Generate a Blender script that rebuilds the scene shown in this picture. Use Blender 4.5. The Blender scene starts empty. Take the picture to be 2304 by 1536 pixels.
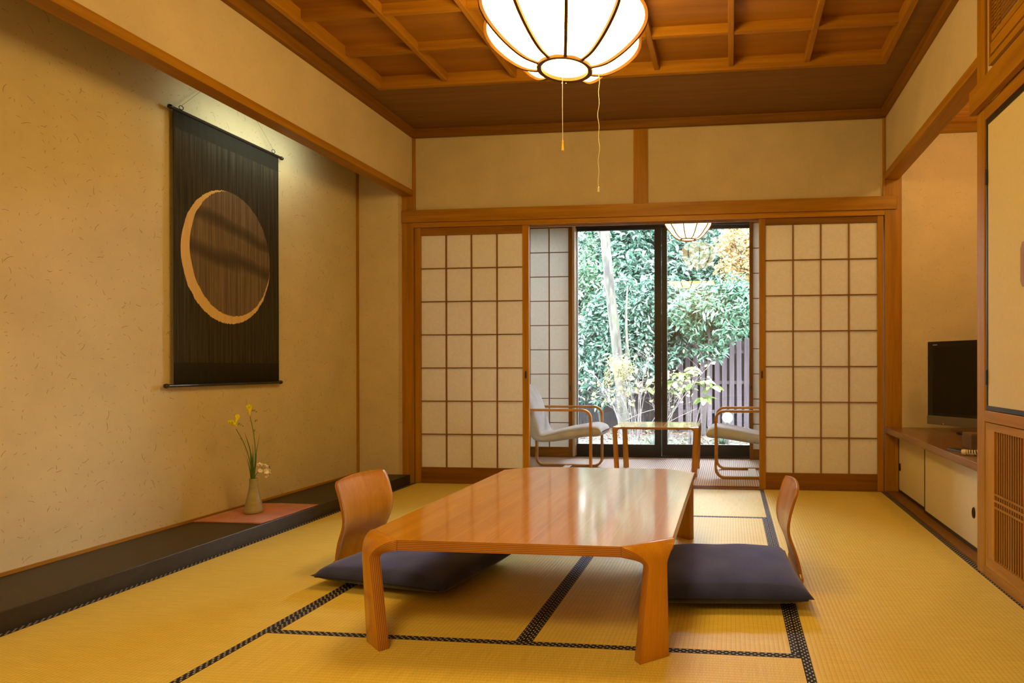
import bpy, bmesh, math, random
import numpy as np
from mathutils import Vector, Matrix
random.seed(7); rng = np.random.default_rng(7)
SC = bpy.context.scene; COL = SC.collection
PI = math.pi

# ------------------------------------------------------------------ camera
F_PX = 1416.93
cam_d = bpy.data.cameras.new('camera'); cam = bpy.data.objects.new('camera', cam_d); COL.objects.link(cam)
cam.location = (2.6314, -5.0135, 0.9622)
cam.rotation_euler = (PI/2 - 0.0023, 0.0017, 0.10912)
cam_d.sensor_width = 36; cam_d.lens = 36*F_PX/2304
cam_d.shift_x = -334.9/2304; cam_d.shift_y = 61.85/2304
cam_d.clip_start = 0.05; cam_d.clip_end = 200
SC.camera = cam
# ------------------------------------------------------------------ view, world, lights
SC.view_settings.view_transform = 'Standard'; SC.view_settings.look = 'None'
SC.view_settings.gamma = 1; SC.view_settings.use_curve_mapping = False
SC.view_settings.exposure = 0.0
W = bpy.data.worlds.new('overcast_sky'); SC.world = W; W.use_nodes = True
bgn = W.node_tree.nodes['Background']; bgn.inputs[0].default_value = (0.92, 0.93, 1.0, 1); bgn.inputs[1].default_value = 45.0
LAMP_COL = (1.0, 0.63, 0.17)
LAMP_STR = 26.0
CORR_STR = 8.0
def area(name, loc, rot, sx, sy, power, col, label=None):
    d = bpy.data.lights.new(name, 'AREA'); d.shape = 'RECTANGLE'; d.size = sx; d.size_y = sy
    d.energy = power; d.color = col; d.spread = 2.3 if 'alcove' in name else PI
    o = bpy.data.objects.new(name, d); o.location = loc; o.rotation_euler = rot; COL.objects.link(o)
    return o
# hidden alcove tube above the scroll, niche downlight, light of the entrance room behind the camera
area('alcove_light', (-0.13, -1.25, 2.50), (0, math.radians(68), 0), 0.10, 0.85, 2.0, (0.92, 1.0, 0.80))
nd = bpy.data.lights.new('niche_light', 'POINT'); nd.energy = 16; nd.color = (1.0, 0.64, 0.22); nd.shadow_soft_size = 0.06
no = bpy.data.objects.new('niche_light', nd); no.location = (4.35, -1.1, 2.60); COL.objects.link(no)
area('entrance_light', (1.9, -5.2, 2.8), (0, 0, 0), 0.8, 0.8, 60, LAMP_COL)

# ------------------------------------------------------------------ helpers
WL = {}
class MB:
    def __init__(s): s.v = []; s.f = []; s.uv = []; s.m = []
    def face(s, idx, uv=None, m=0): s.f.append(tuple(idx)); s.uv.append(uv); s.m.append(m)
    def box(s, x0, x1, y0, y1, z0, z1, m=0):
        b = len(s.v); s.v += [(x0,y0,z0),(x1,y0,z0),(x1,y1,z0),(x0,y1,z0),(x0,y0,z1),(x1,y0,z1),(x1,y1,z1),(x0,y1,z1)]
        for q in ((0,3,2,1),(4,5,6,7),(0,1,5,4),(1,2,6,5),(2,3,7,6),(3,0,4,7)): s.face([b+i for i in q], None, m)
        return s
    def prism(s, pts, z0, z1, m=0, uvz=False):
        n = len(pts); b = len(s.v)
        s.v += [(p[0],p[1],z0) for p in pts] + [(p[0],p[1],z1) for p in pts]
        s.face([b+i for i in range(n)][::-1]); s.face([b+n+i for i in range(n)])
        for i in range(n):
            j = (i+1) % n
            s.face((b+i,b+j,b+n+j,b+n+i), [(0,0),(1,0),(1,1),(0,1)] if uvz else None, m)
        return s
    def tube(s, pts, r, n=10, closed=False, cap=True, rz=None):
        pts = [Vector(p) for p in pts]; N = len(pts); b = len(s.v); up = None
        for i, p in enumerate(pts):
            a = pts[(i-1) % N] if (closed or i) else p; c = pts[(i+1) % N] if (closed or i < N-1) else p
            t = (c-a).normalized()
            if up is None: up = t.orthogonal().normalized()
            up = (up - t*up.dot(t)).normalized(); w = t.cross(up)
            rr = r[i] if isinstance(r, (list, tuple)) else r
            for k in range(n):
                an = 2*PI*k/n; s.v.append(tuple(p + (up*math.cos(an) + w*math.sin(an))*rr))
        for i in range(N if closed else N-1):
            j = (i+1) % N
            for k in range(n):
                l = (k+1) % n; s.face((b+i*n+k, b+i*n+l, b+j*n+l, b+j*n+k))
        if cap and not closed:
            s.face([b+k for k in range(n)][::-1]); s.face([b+(N-1)*n+k for k in range(n)])
        return s
    def lathe(s, prof, c=(0,0), n=32):
        b = len(s.v)
        for r, z in prof:
            for k in range(n):
                a = 2*PI*k/n; s.v.append((c[0]+r*math.cos(a), c[1]+r*math.sin(a), z))
        for i in range(len(prof)-1):
            for k in range(n):
                l = (k+1) % n; s.face((b+i*n+k, b+i*n+l, b+(i+1)*n+l, b+(i+1)*n+k))
        return s
    def grid(s, fn, nu, nv, flip=False, closed_u=False):
        b = len(s.v)
        for i in range(nu+1):
            for j in range(nv+1): s.v.append(tuple(fn(i/nu, j/nv)))
        for i in range(nu):
            for j in range(nv):
                q = [b+i*(nv+1)+j, b+(i+1)*(nv+1)+j, b+(i+1)*(nv+1)+j+1, b+i*(nv+1)+j+1]
                s.face(q[::-1] if flip else q)
        return s
    def strip(s, prof, widths, origin, e, n, uvscale=1):
        """bent ply strip: prof = [(out, z, nx, nz)] centre line in the plane (n, z) with its normal, half widths along e; thickness in widths[i][1]"""
        b = len(s.v); N = len(prof); O = Vector(origin); e = Vector(e); n = Vector(n); Z = Vector((0,0,1))
        for (o, z, nx, nz), (hw, ht) in zip(prof, widths):
            c = O + n*o + Z*z; nn = n*nx + Z*nz
            for a, t in ((-hw, -ht), (hw, -ht), (hw, ht), (-hw, ht)): s.v.append(tuple(c + e*a + nn*t))
        for i in range(N-1):
            p, q = b+4*i, b+4*(i+1)
            s.face((p, p+1, q+1, q)); s.face((p+3, q+3, q+2, p+2))
            s.face((p+1, p+2, q+2, q+1), [(0,0),(0,1),(1,1),(1,0)], 1); s.face((p, q, q+3, p+3), [(0,0),(1,0),(1,1),(0,1)], 1)
        s.face((b, b+3, b+2, b+1)); q = b+4*(N-1); s.face((q, q+1, q+2, q+3))
        return s
def wl(o): return WL.get(o.name, Vector((0,0,0)))
def obj(name, mb, mat, parent=None, smooth=False, bevel=0, sub=0, seg=2, origin=None):
    me = bpy.data.meshes.new(name)
    V = np.array(mb.v, float)
    c = Vector(origin) if origin is not None else Vector(((V.min(0)+V.max(0))/2).tolist())
    V = V - np.array(c)
    me.from_pydata(V.tolist(), [], mb.f)
    if any(u is not None for u in mb.uv):
        L = me.uv_layers.new(name='uv')
        for p, u in zip(me.polygons, mb.uv):
            if u is not None:
                for li, c2 in zip(p.loop_indices, u): L.data[li].uv = c2
    for p, m in zip(me.polygons, mb.m): p.material_index = m; p.use_smooth = smooth
    for m in (mat if isinstance(mat, (list, tuple)) else [mat]): me.materials.append(m)
    me.validate(); me.update()
    o = bpy.data.objects.new(name, me); COL.objects.link(o)
    if not smooth or bevel or sub:
        bm = bmesh.new(); bm.from_mesh(me); bmesh.ops.recalc_face_normals(bm, faces=bm.faces); bm.to_mesh(me); bm.free()
    if parent is not None: o.parent = parent; o.location = c - wl(parent)
    else: o.location = c
    WL[o.name] = c
    if bevel:
        b = o.modifiers.new('b', 'BEVEL'); b.width = bevel; b.segments = seg; b.limit_method = 'ANGLE'; b.angle_limit = 0.6
    if sub:
        m = o.modifiers.new('s', 'SUBSURF'); m.levels = sub; m.render_levels = sub
    return o
def bx(name, x0, x1, y0, y1, z0, z1, mat, parent=None, bevel=0.0):
    return obj(name, MB().box(x0,x1,y0,y1,z0,z1), mat, parent, bevel=bevel)
def tag(o, label, cat, group=None, kind=None):
    o['label'] = label
    if cat: o['category'] = cat
    if group: o['group'] = group
    if kind: o['kind'] = kind
    return o
def thing(name, label, cat, loc, group=None, kind=None):
    o = bpy.data.objects.new(name, None); o.empty_display_size = 0.1; COL.objects.link(o); o.location = loc
    WL[o.name] = Vector(loc); return tag(o, label, cat, group, kind)
def struct(o, label, cat): return tag(o, label, cat, None, 'structure')
def copy_part(src, parent, wloc):
    c = src.copy(); COL.objects.link(c); c.parent = parent; c.location = Vector(wloc) - wl(parent); WL[c.name] = Vector(wloc); return c

# ------------------------------------------------------------------ materials
def new_mat(name):
    m = bpy.data.materials.new(name); m.use_nodes = True; t = m.node_tree; t.nodes.clear()
    out = t.nodes.new('ShaderNodeOutputMaterial'); p = t.nodes.new('ShaderNodeBsdfPrincipled'); t.links.new(p.outputs[0], out.inputs[0])
    return m, t, p, out
def N(t, typ, **kw):
    n = t.nodes.new(typ)
    for k, v in kw.items():
        if k.startswith('_'): n.inputs[int(k[1:])].default_value = v
        else: setattr(n, k, v)
    return n
def ramp(t, fac, stops):
    r = t.nodes.new('ShaderNodeValToRGB'); e = r.color_ramp.elements
    while len(e) < len(stops): e.new(0.5)
    for el, (p, c) in zip(e, stops): el.position = p; el.color = (*c, 1) if len(c) == 3 else c
    t.links.new(fac, r.inputs[0]); return r
def mth(t, op, a, b=None, clamp=False):
    n = t.nodes.new('ShaderNodeMath'); n.operation = op; n.use_clamp = clamp
    for i, x in enumerate((a, b)):
        if x is None: continue
        if isinstance(x, (int, float)): n.inputs[i].default_value = x
        else: t.links.new(x, n.inputs[i])
    return n.outputs[0]
def mixc(t, fac, a, b, mode='MIX'):
    n = t.nodes.new('ShaderNodeMix'); n.data_type = 'RGBA'; n.blend_type = mode
    for i, x in ((0, fac), (6, a), (7, b)):
        if isinstance(x, (int, float)): n.inputs[i].default_value = x
        elif isinstance(x, tuple): n.inputs[i].default_value = (*x, 1)
        else: t.links.new(x, n.inputs[i])
    return n.outputs[2]
def bump(t, p, h, strength=0.3, dist=0.002):
    b = t.nodes.new('ShaderNodeBump'); b.inputs['Strength'].default_value = strength; b.inputs['Distance'].default_value = dist
    t.links.new(h, b.inputs['Height']); t.links.new(b.outputs[0], p.inputs['Normal'])
def coords(t, off=True):
    tc = t.nodes.new('ShaderNodeTexCoord')
    if not off: return tc.outputs['Object']
    oi = t.nodes.new('ShaderNodeObjectInfo'); a = N(t, 'ShaderNodeVectorMath', operation='MULTIPLY_ADD')
    cx = t.nodes.new('ShaderNodeCombineXYZ')
    for i in range(3): t.links.new(oi.outputs['Random'], cx.inputs[i])
    s = N(t, 'ShaderNodeVectorMath', operation='SCALE'); s.inputs['Scale'].default_value = 7.0
    t.links.new(cx.outputs[0], s.inputs[0])
    ad = N(t, 'ShaderNodeVectorMath', operation='ADD'); t.links.new(tc.outputs['Object'], ad.inputs[0]); t.links.new(s.outputs[0], ad.inputs[1])
    t.nodes.remove(a); return ad.outputs[0]
def wood(name, a, b, axis='x', rough=0.45, coat=0.0, coat_r=0.1, grain=1.0, spec=0.22, var=0.12):
    m, t, p, out = new_mat(name); co = coords(t)
    mp = t.nodes.new('ShaderNodeMapping'); t.links.new(co, mp.inputs[0])
    sc = {'x': (1.2, 22, 22), 'y': (22, 1.2, 22), 'z': (22, 22, 1.2)}[axis]
    mp.inputs['Scale'].default_value = tuple(v*grain for v in sc)
    n1 = N(t, 'ShaderNodeTexNoise'); n1.inputs['Scale'].default_value = 1.0; n1.inputs['Detail'].default_value = 4; n1.inputs['Distortion'].default_value = 0.6
    t.links.new(mp.outputs[0], n1.inputs[0])
    mp2 = t.nodes.new('ShaderNodeMapping'); t.links.new(co, mp2.inputs[0]); mp2.inputs['Scale'].default_value = tuple(v*6 for v in sc)
    n2 = N(t, 'ShaderNodeTexNoise'); n2.inputs['Scale'].default_value = 1.0; n2.inputs['Detail'].default_value = 2
    t.links.new(mp2.outputs[0], n2.inputs[0])
    r = ramp(t, n1.outputs[0], [(0.32, a), (0.68, b)])
    oi = t.nodes.new('ShaderNodeObjectInfo'); v = mth(t, 'MULTIPLY_ADD', oi.outputs['Random'], 2*var)
    t.nodes[-1].inputs[2].default_value = 1-var
    vv = N(t, 'ShaderNodeVectorMath', operation='SCALE'); t.links.new(r.outputs[0], vv.inputs[0]); t.links.new(v, vv.inputs['Scale'])
    fine = mth(t, 'MULTIPLY_ADD', n2.outputs[0], 0.35); t.nodes[-1].inputs[2].default_value = 0.82
    v2 = N(t, 'ShaderNodeVectorMath', operation='SCALE'); t.links.new(vv.outputs[0], v2.inputs[0]); t.links.new(fine, v2.inputs['Scale'])
    t.links.new(v2.outputs[0], p.inputs['Base Color']); p.inputs['Roughness'].default_value = rough
    p.inputs['Specular IOR Level'].default_value = spec
    p.inputs['Coat Weight'].default_value = coat; p.inputs['Coat Roughness'].default_value = coat_r
    bump(t, p, n2.outputs[0], 0.12, 0.0006)
    return m
def strips(m, wid=0.135):
    t = m.node_tree; p = [n for n in t.nodes if n.type == 'BSDF_PRINCIPLED'][0]; src = p.inputs['Base Color'].links[0].from_socket
    tc = t.nodes.new('ShaderNodeTexCoord'); sp = t.nodes.new('ShaderNodeSeparateXYZ'); t.links.new(tc.outputs['Object'], sp.inputs[0])
    q = mth(t, 'DIVIDE', sp.outputs[0], wid); fl_ = mth(t, 'FLOOR', q); wn = N(t, 'ShaderNodeTexWhiteNoise', noise_dimensions='1D'); t.links.new(fl_, wn.inputs['W'])
    k = mth(t, 'MULTIPLY_ADD', wn.outputs[0], 0.16); t.nodes[-1].inputs[2].default_value = 0.92
    v = N(t, 'ShaderNodeVectorMath', operation='SCALE'); t.links.new(src, v.inputs[0]); t.links.new(k, v.inputs['Scale'])
    seam = mth(t, 'LESS_THAN', mth(t, 'ABSOLUTE', mth(t, 'SUBTRACT', mth(t, 'FRACT', q), 0.5)), 0.007)
    t.links.new(mixc(t, mth(t, 'MULTIPLY', seam, 0.55), v.outputs[0], (0.80, 0.46, 0.10)), p.inputs['Base Color']); return m
def plain(name, c, rough=0.5, metal=0, spec=0.5, noise=0.0, nscale=60, bmp=0):
    m, t, p, out = new_mat(name)
    if noise or bmp:
        co = coords(t); n = N(t, 'ShaderNodeTexNoise'); n.inputs['Scale'].default_value = nscale; n.inputs['Detail'].default_value = 4; t.links.new(co, n.inputs[0])
        r = ramp(t, n.outputs[0], [(0.3, tuple(x*(1-noise) for x in c)), (0.7, tuple(min(1, x*(1+noise)) for x in c))]); t.links.new(r.outputs[0], p.inputs['Base Color'])
        if bmp: bump(t, p, n.outputs[0], bmp, 0.002)
    else: p.inputs['Base Color'].default_value = (*c, 1)
    p.inputs['Roughness'].default_value = rough; p.inputs['Metallic'].default_value = metal; p.inputs['Specular IOR Level'].default_value = spec
    return m
def plaster(name, base, plane='yz', flecks=1.0, fl_scale=11):
    """straw-flecked clay plaster; plane = the two axes the wall lies in"""
    m, t, p, out = new_mat(name); tc = t.nodes.new('ShaderNodeTexCoord')
    sp = t.nodes.new('ShaderNodeSeparateXYZ'); t.links.new(tc.outputs['Object'], sp.inputs[0])
    cb = t.nodes.new('ShaderNodeCombineXYZ'); ix = {'x':0,'y':1,'z':2}
    t.links.new(sp.outputs[ix[plane[0]]], cb.inputs[0]); t.links.new(sp.outputs[ix[plane[1]]], cb.inputs[1])
    mask = None
    for k, (s, L, wd) in enumerate(((fl_scale, 0.016, 0.0011), (fl_scale*1.9, 0.009, 0.0010), (fl_scale*0.7, 0.024, 0.0013))):
        of = N(t, 'ShaderNodeVectorMath', operation='ADD'); t.links.new(cb.outputs[0], of.inputs[0]); of.inputs[1].default_value = (k*3.1, k*5.7, 0)
        vo = N(t, 'ShaderNodeTexVoronoi', voronoi_dimensions='2D'); vo.inputs['Scale'].default_value = s; t.links.new(of.outputs[0], vo.inputs[0])
        d = N(t, 'ShaderNodeVectorMath', operation='SUBTRACT'); t.links.new(of.outputs[0], d.inputs[0]); t.links.new(vo.outputs['Position'], d.inputs[1])
        cs = t.nodes.new('ShaderNodeSeparateColor'); t.links.new(vo.outputs['Color'], cs.inputs[0])
        ang = mth(t, 'MULTIPLY', cs.outputs[0], 6.28)
        ro = N(t, 'ShaderNodeVectorRotate', rotation_type='Z_AXIS'); t.links.new(d.outputs[0], ro.inputs['Vector']); t.links.new(ang, ro.inputs['Angle'])
        s2 = t.nodes.new('ShaderNodeSeparateXYZ'); t.links.new(ro.outputs[0], s2.inputs[0])
        ln = mth(t, 'MULTIPLY', cs.outputs[2], L)
        a = mth(t, 'LESS_THAN', mth(t, 'ABSOLUTE', s2.outputs[0]), ln)
        cur = mth(t, 'ADD', s2.outputs[1], mth(t, 'MULTIPLY', mth(t, 'POWER', s2.outputs[0], 2.0), 12.0))
        b = mth(t, 'LESS_THAN', mth(t, 'ABSOLUTE', cur), wd)
        c = mth(t, 'MULTIPLY', mth(t, 'MULTIPLY', a, b), mth(t, 'GREATER_THAN', cs.outputs[1], 0.35))
        mask = c if mask is None else mth(t, 'MAXIMUM', mask, c)
    n = N(t, 'ShaderNodeTexNoise'); n.inputs['Scale'].default_value = 3.0; n.inputs['Detail'].default_value = 8; n.inputs['Roughness'].default_value = 0.65; t.links.new(tc.outputs['Object'], n.inputs[0])
    r = ramp(t, n.outputs[0], [(0.3, tuple(x*0.90 for x in base)), (0.7, tuple(min(1, x*1.06) for x in base))])
    col = mixc(t, mth(t, 'MULTIPLY', mask, 0.68*flecks), r.outputs[0], (0.20, 0.11, 0.045))
    t.links.new(col, p.inputs['Base Color']); p.inputs['Roughness'].default_value = 0.92; p.inputs['Specular IOR Level'].default_value = 0.15
    n3 = N(t, 'ShaderNodeTexNoise'); n3.inputs['Scale'].default_value = 160; n3.inputs['Detail'].default_value = 3; t.links.new(tc.outputs['Object'], n3.inputs[0])
    bump(t, p, n3.outputs[0], 0.35, 0.0015)
    return m
def tatami(name, axis):
    """axis = long axis of the mat: ridges run along it"""
    m, t, p, out = new_mat(name); tc = t.nodes.new('ShaderNodeTexCoord'); sp = t.nodes.new('ShaderNodeSeparateXYZ'); t.links.new(tc.outputs['Object'], sp.inputs[0])
    lo, sh = (sp.outputs[0], sp.outputs[1]) if axis == 'x' else (sp.outputs[1], sp.outputs[0])
    ph = mth(t, 'MULTIPLY', sh, 2*PI/0.0165); w = mth(t, 'ABSOLUTE', mth(t, 'SINE', mth(t, 'MULTIPLY', ph, 0.5)))   # 0 in the grooves
    groove = mth(t, 'SUBTRACT', 1.0, mth(t, 'MULTIPLY', w, 3.2, True), True)
    # staggered short warp marks across
    row = mth(t, 'FLOOR', mth(t, 'DIVIDE', sh, 0.0165)); even = mth(t, 'MODULO', mth(t, 'ABSOLUTE', row), 2.0)
    fr = mth(t, 'FRACT', mth(t, 'ADD', mth(t, 'DIVIDE', lo, 0.011), mth(t, 'MULTIPLY', even, 0.5)))
    tick = mth(t, 'LESS_THAN', mth(t, 'ABSOLUTE', mth(t, 'SUBTRACT', fr, 0.5)), 0.14)
    mp = t.nodes.new('ShaderNodeMapping'); t.links.new(tc.outputs['Object'], mp.inputs[0]); mp.inputs['Scale'].default_value = (7, 240, 1) if axis == 'y' else (240, 7, 1)
    n = N(t, 'ShaderNodeTexNoise'); n.inputs['Scale'].default_value = 1; n.inputs['Detail'].default_value = 3; t.links.new(mp.outputs[0], n.inputs[0])
    n2 = N(t, 'ShaderNodeTexNoise'); n2.inputs['Scale'].default_value = 2.5; n2.inputs['Detail'].default_value = 3; t.links.new(coords(t), n2.inputs[0])
    c = ramp(t, n.outputs[0], [(0.3, (0.64, 0.52, 0.11)), (0.7, (0.82, 0.68, 0.17))])
    c2 = mixc(t, mth(t, 'MULTIPLY', n2.outputs[0], 0.5), c.outputs[0], (0.70, 0.51, 0.10))
    c3 = mixc(t, mth(t, 'MULTIPLY', tick, 0.12), c2, (0.28, 0.17, 0.05))
    c4 = mixc(t, mth(t, 'MULTIPLY', groove, 0.42), c3, (0.30, 0.17, 0.04))
    t.links.new(c4, p.inputs['Base Color']); p.inputs['Roughness'].default_value = 0.52; p.inputs['Specular IOR Level'].default_value = 0.35
    h = mth(t, 'ADD', w, mth(t, 'MULTIPLY', n.outputs[0], 0.25)); bump(t, p, h, 0.45, 0.0012)
    return m
def border_mat(name, axis):
    m, t, p, out = new_mat(name); tc = t.nodes.new('ShaderNodeTexCoord'); sp = t.nodes.new('ShaderNodeSeparateXYZ'); t.links.new(tc.outputs['Object'], sp.inputs[0])
    lo, sh = (sp.outputs[0], sp.outputs[1]) if axis == 'x' else (sp.outputs[1], sp.outputs[0])
    cc = mth(t, 'ADD', mth(t, 'DIVIDE', sh, 0.0094), 0.5); col = mth(t, 'FLOOR', cc); ev = mth(t, 'MODULO', mth(t, 'ABSOLUTE', col), 2.0)
    u = mth(t, 'SUBTRACT', mth(t, 'FRACT', cc), 0.5)
    v = mth(t, 'SUBTRACT', mth(t, 'FRACT', mth(t, 'ADD', mth(t, 'DIVIDE', lo, 0.024), mth(t, 'MULTIPLY', ev, 0.5))), 0.5)
    d = mth(t, 'ADD', mth(t, 'POWER', mth(t, 'DIVIDE', u, 0.30), 2.0), mth(t, 'POWER', mth(t, 'DIVIDE', v, 0.19), 2.0))
    dot = mth(t, 'LESS_THAN', d, 1.0)
    c = mixc(t, dot, (0.012, 0.012, 0.028), (0.52, 0.50, 0.50)); t.links.new(c, p.inputs['Base Color']); p.inputs['Roughness'].default_value = 0.75
    p.inputs['Specular IOR Level'].default_value = 0.25
    return m
def emis(name, c, s, tint=None):
    m, t, p, out = new_mat(name); p.inputs['Base Color'].default_value = (0.8, 0.78, 0.7, 1); p.inputs['Emission Color'].default_value = (*c, 1); p.inputs['Emission Strength'].default_value = s
    return m
def paper(name, trans=0.45):
    m, t, p, out = new_mat(name); co = coords(t); n = N(t, 'ShaderNodeTexNoise'); n.inputs['Scale'].default_value = 40; n.inputs['Detail'].default_value = 5; n.inputs['Distortion'].default_value = 1.5; t.links.new(co, n.inputs[0])
    r = ramp(t, n.outputs[0], [(0.3, (0.86, 0.83, 0.79)), (0.7, (0.93, 0.91, 0.88))])
    tr = t.nodes.new('ShaderNodeBsdfTranslucent'); mx = t.nodes.new('ShaderNodeMixShader'); mx.inputs[0].default_value = trans
    t.links.new(r.outputs[0], p.inputs['Base Color']); t.links.new(r.outputs[0], tr.inputs[0]); p.inputs['Roughness'].default_value = 0.9; p.inputs['Specular IOR Level'].default_value = 0.1
    t.links.new(p.outputs[0], mx.inputs[1]); t.links.new(tr.outputs[0], mx.inputs[2]); t.links.new(mx.outputs[0], out.inputs[0])
    return m
def glass(name):
    m, t, p, out = new_mat(name); t.nodes.remove(p)
    fr = t.nodes.new('ShaderNodeFresnel'); fr.inputs[0].default_value = 1.5; g = t.nodes.new('ShaderNodeBsdfGlossy'); g.inputs['Roughness'].default_value = 0.0
    tr = t.nodes.new('ShaderNodeBsdfTransparent'); tr.inputs[0].default_value = (0.96, 0.98, 0.97, 1); mx = t.nodes.new('ShaderNodeMixShader')
    t.links.new(fr.outputs[0], mx.inputs[0]); t.links.new(tr.outputs[0], mx.inputs[1]); t.links.new(g.outputs[0], mx.inputs[2]); t.links.new(mx.outputs[0], out.inputs[0])
    return m
def leafm(name, stops, rough=0.35, trans=0.3, spec=0.6):
    stops = [(a, tuple(v*0.46 for v in c)) for a, c in stops]
    m, t, p, out = new_mat(name); g = t.nodes.new('ShaderNodeNewGeometry'); r = ramp(t, g.outputs['Random Per Island'], stops)
    r.color_ramp.interpolation = 'LINEAR'
    t.links.new(r.outputs[0], p.inputs['Base Color']); p.inputs['Roughness'].default_value = rough; p.inputs['Specular IOR Level'].default_value = spec
    tr = t.nodes.new('ShaderNodeBsdfTranslucent'); t.links.new(r.outputs[0], tr.inputs[0]); mx = t.nodes.new('ShaderNodeMixShader'); mx.inputs[0].default_value = trans
    t.links.new(p.outputs[0], mx.inputs[1]); t.links.new(tr.outputs[0], mx.inputs[2]); t.links.new(mx.outputs[0], out.inputs[0])
    return m

OA, OB = (0.31, 0.140, 0.006), (0.43, 0.210, 0.011)          # honey cypress
WX = wood('cypress_x', OA, OB, 'x', 0.42); WY = wood('cypress_y', OA, OB, 'y', 0.42); WZ = wood('cypress_z', OA, OB, 'z', 0.42)
DA, DB = (0.17, 0.070, 0.005), (0.26, 0.115, 0.010)          # darker shoji frames
SX = wood('shoji_wood_x', DA, DB, 'x', 0.5); SZ = wood('shoji_wood_z', DA, DB, 'z', 0.5); SY = wood('shoji_wood_y', DA, DB, 'y', 0.5)
CX = wood('ceiling_board', (0.165, 0.084, 0.026), (0.20, 0.102, 0.032), 'x', 0.55)
CP = wood('coffer_panel', (0.25, 0.105, 0.012), (0.35, 0.155, 0.02), 'x', 0.38, grain=0.5)
CBX = wood('coffer_wood_x', (0.28, 0.122, 0.008), (0.38, 0.175, 0.012), 'x', 0.45); CBY = wood('coffer_wood_y', (0.28, 0.122, 0.008), (0.38, 0.175, 0.012), 'y', 0.38)
TY = wood('table_veneer', (0.48, 0.21, 0.012), (0.62, 0.30, 0.022), 'y', 0.30, 1.0, 0.09, grain=0.45, var=0.02, spec=0.08)
strips(TY)
TLEG = wood('table_leg_veneer', (0.46, 0.20, 0.012), (0.58, 0.27, 0.02), 'z', 0.35, 0.6, 0.15, grain=0.6, var=0.02, spec=0.08)
CHA = wood('chair_back_veneer', (0.46, 0.20, 0.012), (0.58, 0.27, 0.02), 'z', 0.32, 0.5, 0.2, grain=0.6, var=0.03, spec=0.08)
ARM = wood('armchair_beech', (0.36, 0.165, 0.025), (0.46, 0.225, 0.04), 'x', 0.4, 0.2, 0.2)
COUNT = wood('counter_wood', (0.15, 0.075, 0.032), (0.24, 0.125, 0.055), 'y', 0.30, 0.3, 0.2)
LACQ = plain('black_lacquer', (0.034, 0.027, 0.017), 0.42, spec=0.3, noise=0.15, nscale=30)
BLK = plain('black_frame', (0.018, 0.017, 0.015), 0.35)
BRZ = plain('bronze_frame', (0.020, 0.016, 0.014), 0.45)
PL_L = plaster('straw_plaster_left', (0.60, 0.51, 0.315), 'yz', 1.0, 11)
PL_LU = plaster('fine_plaster_left', (0.63, 0.53, 0.38), 'yz', 0.25, 14)
PL_B = plaster('fine_plaster_back', (0.55, 0.47, 0.34), 'xz', 0.3, 14)
PL_BL = plaster('straw_plaster_back', (0.63, 0.54, 0.40), 'xz', 0.6, 11)
TMX, TMY = tatami('tatami_x', 'x'), tatami('tatami_y', 'y'); BMX, BMY = border_mat('tatami_border_x', 'x'), border_mat('tatami_border_y', 'y')
PAPER = paper('shoji_paper', 0.38); PAPER2 = paper('thin_shoji_paper', 0.6); GLASS = glass('window_glass')
FUS = plain('fusuma_paper', (0.66, 0.58, 0.40), 0.8, spec=0.2, noise=0.02, nscale=60)

# ------------------------------------------------------------------ floor
S = 0.955; RX = 4*S
fl = struct(bx('floor', -0.6, 4.9, -5.85, 0.0, -0.12, -0.055, plain('subfloor', (0.2, 0.14, 0.08), 0.8)), 'straw mat floor of the room with dotted navy cloth borders', 'floor')
def mat_tile(x0, x1, y0, y1):
    lx = (x1-x0) > (y1-y0); g = 0.0006; b = 0.030
    if lx: m = bx('tatami_mat', x0+g, x1-g, y0+b, y1-b, -0.055, 0, TMX, fl)
    else: m = bx('tatami_mat', x0+b, x1-b, y0+g, y1-g, -0.055, 0, TMY, fl)
    if lx:
        for a, c in ((y0+g, y0+b), (y1-b, y1-g)): bx('cloth_border', x0+g, x1-g, a, c, -0.055, 0.0008, BMX, m)
    else:
        for a, c in ((x0+g, x0+b), (x1-b, x1-g)): bx('cloth_border', a, c, y0+g, y1-g, -0.055, 0.0008, BMY, m)
for x0, x1, y0, y1 in ((0,S,-2*S,0),(0,S,-4*S,-2*S),(S,3*S,-S,0),(S,2*S,-3*S,-S),(2*S,3*S,-3*S,-S),(S,3*S,-4*S,-3*S),(3*S,4*S,-2*S,0),(3*S,4*S,-4*S,-2*S),
                       (0,2*S,-5*S,-4*S),(2*S,4*S,-5*S,-4*S),(0,2*S,-6*S,-5*S),(2*S,4*S,-6*S,-5*S)):
    mat_tile(x0, x1, y0, y1)
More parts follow.
